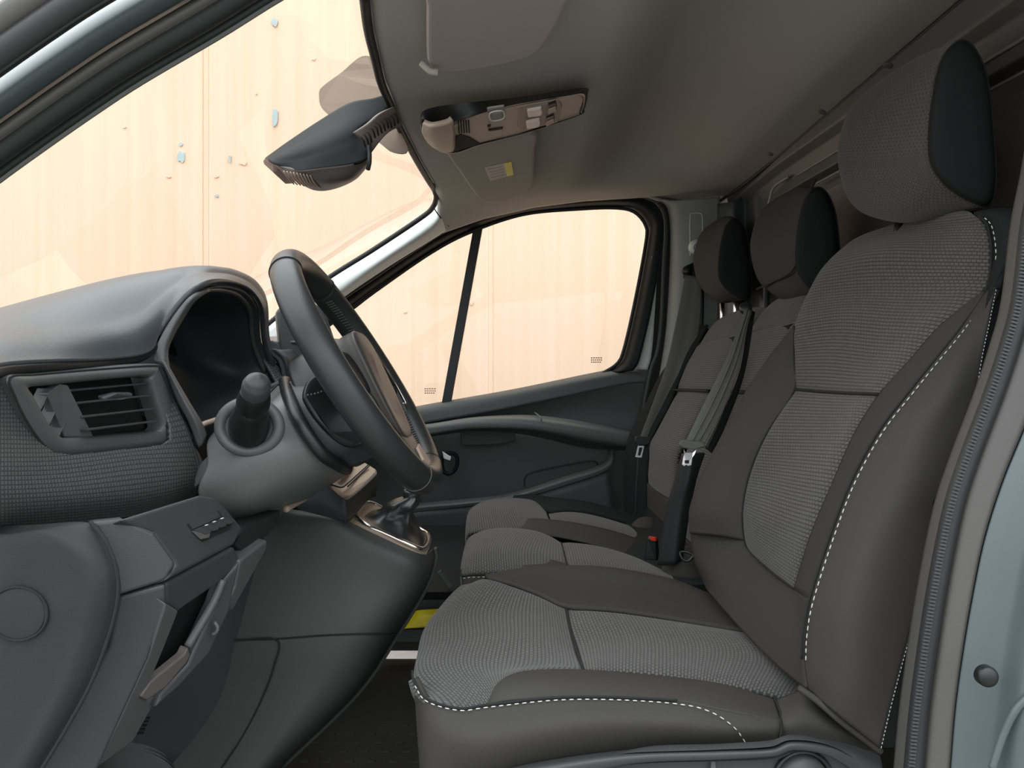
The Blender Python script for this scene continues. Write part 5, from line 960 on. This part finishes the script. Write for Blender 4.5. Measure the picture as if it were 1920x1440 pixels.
# ------------------------------------------------------------------ steering column and wheel
st = thing('steering_column', 'smooth grey steering column shroud below the instruments', 'steering column', P(520, 900, 1.0))
s_top = [(398, 806, 1.10), (440, 770, 1.10), (490, 738, 1.10), (536, 716, 1.10)]
s1 = [(388, 832, .98), (440, 792, .965), (490, 762, .97), (540, 738, .99)]
s2 = [(388, 872, .935), (450, 840, .918), (510, 808, .92), (558, 788, .95)]
s3 = [(372, 925, .93), (450, 905, .918), (530, 870, .92), (600, 845, .95)]
s4 = [(400, 975, .97), (470, 955, .955), (560, 915, .965), (640, 878, 1.0)]
s5 = [(455, 993, 1.06), (510, 965, 1.07), (580, 930, 1.08), (648, 888, 1.10)]
s6 = [(500, 985, 1.2), (530, 965, 1.2), (590, 930, 1.2), (650, 890, 1.2)]
patch('shroud', [s_top, s1, s2, s3, s4, s5, s6], M['shroud'] if 'shroud' in M else M['plastic_mid'], st, nu=60, nv=70)
patch('shroud_top', [s_top, [(400, 800, 1.2), (445, 768, 1.2), (495, 738, 1.2), (540, 720, 1.2)]], M['plastic_mid'], st, nu=20, nv=6)
tube('column_ring', [(534, 716, 1.04), (542, 745, .975), (562, 790, .938), (602, 848, .94), (636, 872, .98), (650, 880, 1.06)], .0085, M['black'], st, n=60)
tube('shroud_joint', [(500, 742, .97), (522, 720, 1.02), (536, 712, 1.06)], .0012, M['seam'], st, n=14)
sk = thing('control_stalk', 'short black control stalk with domed end on the steering column', 'lever', P(468, 806, .92))
rg = [P(468+math.cos(a)*55, 800+math.sin(a)*46, .914-.0*math.cos(a)) for a in [k*math.pi/8 for k in range(16)]]
tube('stalk_collar', rg, .007, M['plastic_mid'], st, closed=True, raw=True, n=60)
slab('stalk_cup', [P(468+math.cos(a)*54, 800+math.sin(a)*45, .912) for a in [k*math.pi/12 for k in range(24)]], .01, M['plastic_lo'], st, raw=True, bevel=0)
tube('stalk_base', [P(467, 806, .915), P(468, 790, .90), P(472, 770, .882), P(474, 760, .878)], [.0235, .0232, .020, .0175], M['black'], sk, raw=True, n=20, seg=32)
tube('stalk_grip', [P(473, 764, .88), P(475, 755, .872), P(478, 742, .86), P(479, 735, .856)], [.0178, .0186, .0176, .0158], M['black'], sk, raw=True, n=20, seg=32)
tube('stalk_end', [P(478, 737, .857), P(480, 728, .85), P(482, 716, .843), P(483, 706, .838), P(483.5, 702, .836)], [.0152, .0155, .0152, .012, .003], M['plastic_lo'], sk, raw=True, n=24, seg=32)
tube('stalk_end_line', [P(479, 733, .853)+Vector((.0155*math.cos(a), -.006*math.sin(a)*0-.010*abs(math.sin(a))*(1 if math.sin(a) > 0 else -1), -.006*math.sin(a))) for a in [k*math.pi/10 for k in range(20)]], .0006, M['greyrubber'], sk, closed=True, raw=True, n=40)

swh = thing('steering_wheel', 'black leather steering wheel with stitched rim in front of the instruments', 'steering wheel', P(677, 697, 1.07))
cw = P(677, 697, 1.07); e1 = Vector((.526, 0, -.851)); e2 = Vector((0, 1, 0)); nn = Vector((.851, 0, .526)); RM = .1735
def wp(a, r=RM, n=0): return cw+e1*(math.cos(a)*r)+e2*(math.sin(a)*r)+nn*n
def arc(a0, a1, r=RM, n=0, k=40): return [wp(R(a0+(a1-a0)*i/k), r, n) for i in range(k+1)]
# a = 0 bottom, 90 far side, -90 near side, 180 top
def rimseg(name, a0, a1, rr, m, ex=1.0):
    V = []
    for i in range(61):
        a = R(a0+(a1-a0)*i/60); c = wp(a); out_ = (e1*math.cos(a)+e2*math.sin(a))
        V.append([c+out_*math.cos(q)*rr+nn*math.sin(q)*rr*1.12 for q in [2*math.pi*j/28 for j in range(28)]])
    me = grid_mesh(V, closed_u=True, capu=True); bm = bmesh.new(); bm.from_mesh(me); bmesh.ops.recalc_face_normals(bm, faces=bm.faces); bm.to_mesh(me); bm.free()
    return finish(name, me, m, swh)
rimseg('rim', -148, -22, .0182, M['leather']); rimseg('rim', 22, 148, .0182, M['leather'])
rimseg('rim_top', 148, 212, .0184, M['leather']); rimseg('rim_bottom', -22, 22, .0190, M['leather'])
for a in (-148, -22, 22, 148):
    V = [wp(R(a))+(e1*math.cos(R(a))+e2*math.sin(R(a)))*math.cos(q)*.0186+nn*math.sin(q)*.0208 for q in [k*math.pi/10 for k in range(20)]]
    tube('rim_seam', V, .0009, M['seam'] if a != -22 else M['greyrubber'], swh, closed=True, raw=True, n=60, seg=6)
def innerstitch(a0, a1):
    Vs, Fs = [], []; n = int(abs(a1-a0)*RM*math.pi/180/.0058)
    for i in range(n):
        a = R(a0+(a1-a0)*i/n); b = R(a0+(a1-a0)*(i+.55)/n)
        p = wp(a, RM-.0184, .005 if 1 else 0); q = wp(b, RM-.0184, -.005); t_ = (q-p); s_ = e1*math.cos(a)+e2*math.sin(a); u_ = t_.cross(s_).normalized()*.0006; s_ = s_*.0009; i0 = len(Vs)
        for m_ in (p, q):
            Vs += [m_+u_+s_, m_-u_+s_, m_-u_-s_, m_+u_-s_]
        Fs += [(i0, i0+1, i0+5, i0+4), (i0+1, i0+2, i0+6, i0+5), (i0+2, i0+3, i0+7, i0+6), (i0+3, i0, i0+4, i0+7)]
    me = bpy.data.meshes.new('m'); me.from_pydata(Vs, [], Fs); o = finish('rim_stitching', me, M['greyrubber'], swh, smooth=False); o['kind'] = 'stuff'
innerstitch(25, 145); innerstitch(-145, -25)
# airbag pad: rounded box in wheel space
def pad(name, outline, n0, n1, m, rnd=.012, mm=12, tilt=0):
    pts = [cw+e1*a+e2*b for a, b in outline]; c = sum(pts, Vector())/len(pts)
    def L(f, n): return [c+(p-c)*f+nn*(n+tilt*((p-cw).dot(e1))) for p in pts]
    return loft(name, [L(.5, n0), L(.93, n0), L(1.0, n0+(n1-n0)*.2), L(1.0, n0+(n1-n0)*.75), L(.94, n1), L(.5, n1+.002)], m, swh, n=90, m=mm*3, raw=True)
padm = mat('airbag cover plastic', (.05, .045, .042), .42, bump=.2)
pad('airbag_cover', [(-.046, -.040), (-.050, 0), (-.046, .040), (-.02, .058), (.04, .062), (.095, .050), (.112, .03), (.116, 0), (.112, -.03), (.095, -.05), (.04, -.062), (-.02, -.058)], -.012, .022, padm, tilt=-.10)
pad('hub_back_cover', [(-.05, -.05), (-.058, 0), (-.05, .05), (0, .08), (.06, .08), (.10, .05), (.11, 0), (.10, -.05), (.06, -.08), (0, -.08)], -.075, -.010, M['black'])
def spoke(name, a, w0, w1, r0, r1, m, n0=-.010, n1=.008):
    ca = R(a); o_ = e1*math.cos(ca)+e2*math.sin(ca); s_ = nn.cross(o_)
    lo = []
    for f in (0, .5, 1):
        r = r0+(r1-r0)*f; w_ = w0+(w1-w0)*f; c = cw+o_*r; lo.append([c+s_*w_+nn*n0, c-s_*w_+nn*n0, c-s_*w_*.9+nn*n1, c+s_*w_*.9+nn*n1])
    return loft(name, lo, m, swh, n=32, m=10, raw=True)
spoke('spoke', 84, .030, .024, .06, RM-.006, M['gloss_black']); spoke('spoke', -84, .030, .024, .06, RM-.006, M['gloss_black'])
spoke('spoke', 0, .055, .040, .09, RM-.006, M['leather'])
tube('switch_pod_outline', [wp(R(60), .125, .012), wp(R(66), .150, .012), wp(R(80), .157, .012), wp(R(95), .155, .012), wp(R(105), .135, .012), wp(R(104), .115, .013)], .0016, M['chrome'], swh, raw=True, n=50)
slab('far_switch', [wp(R(75), .120, .016), wp(R(80), .148, .014), wp(R(95), .148, .014), wp(R(100), .120, .016)], .006, M['gloss_black'], swh, raw=True, bevel=.002)
slab('spoke_inlay', [wp(R(8), .128, .014), wp(R(11), .160, .013), wp(R(-4), .164, .013), wp(R(-9), .150, .014), wp(R(-5), .130, .014)], .004, M['console'], swh, raw=True, bevel=.001)
slab('silver_paddle', [(581, 672, .99), (588, 668, .99), (597, 680, .985), (602, 692, .98), (597, 696, .98), (586, 688, .985)], .005, M['steel'], swh, bevel=.001)
# leather patch with stitches on the column side of the hub
patch('column_cover', [[(530, 724, 1.0), (560, 705, 1.03), (600, 678, 1.08), (640, 660, 1.12)], [(545, 760, .965), (575, 740, .975), (620, 710, 1.0), (660, 690, 1.03)], [(575, 810, .955), (605, 790, .96), (650, 760, .99), (690, 730, 1.02)], [(612, 855, .965), (650, 835, .975), (700, 800, 1.0), (730, 780, 1.03)], [(640, 878, 1.0), (680, 868, 1.02), (720, 850, 1.05), (745, 840, 1.08)]], M['plastic_lo'], swh, nu=40, nv=40)
slab('leather_pad', [(570, 738, .952), (588, 706, .965), (640, 700, .985), (700, 740, 1.0), (720, 800, 1.0), (680, 835, .98), (640, 832, .965), (606, 800, .95), (580, 765, .95)], .01, M['black'], swh, bevel=.003, smooth=60)
dashes('pad_stitching', [(576, 741, .948), (592, 738, .95), (610, 732, .955), (626, 728, .96)], M['greyrubber'], swh, pitch=.004, length=.0025, r=.0011)
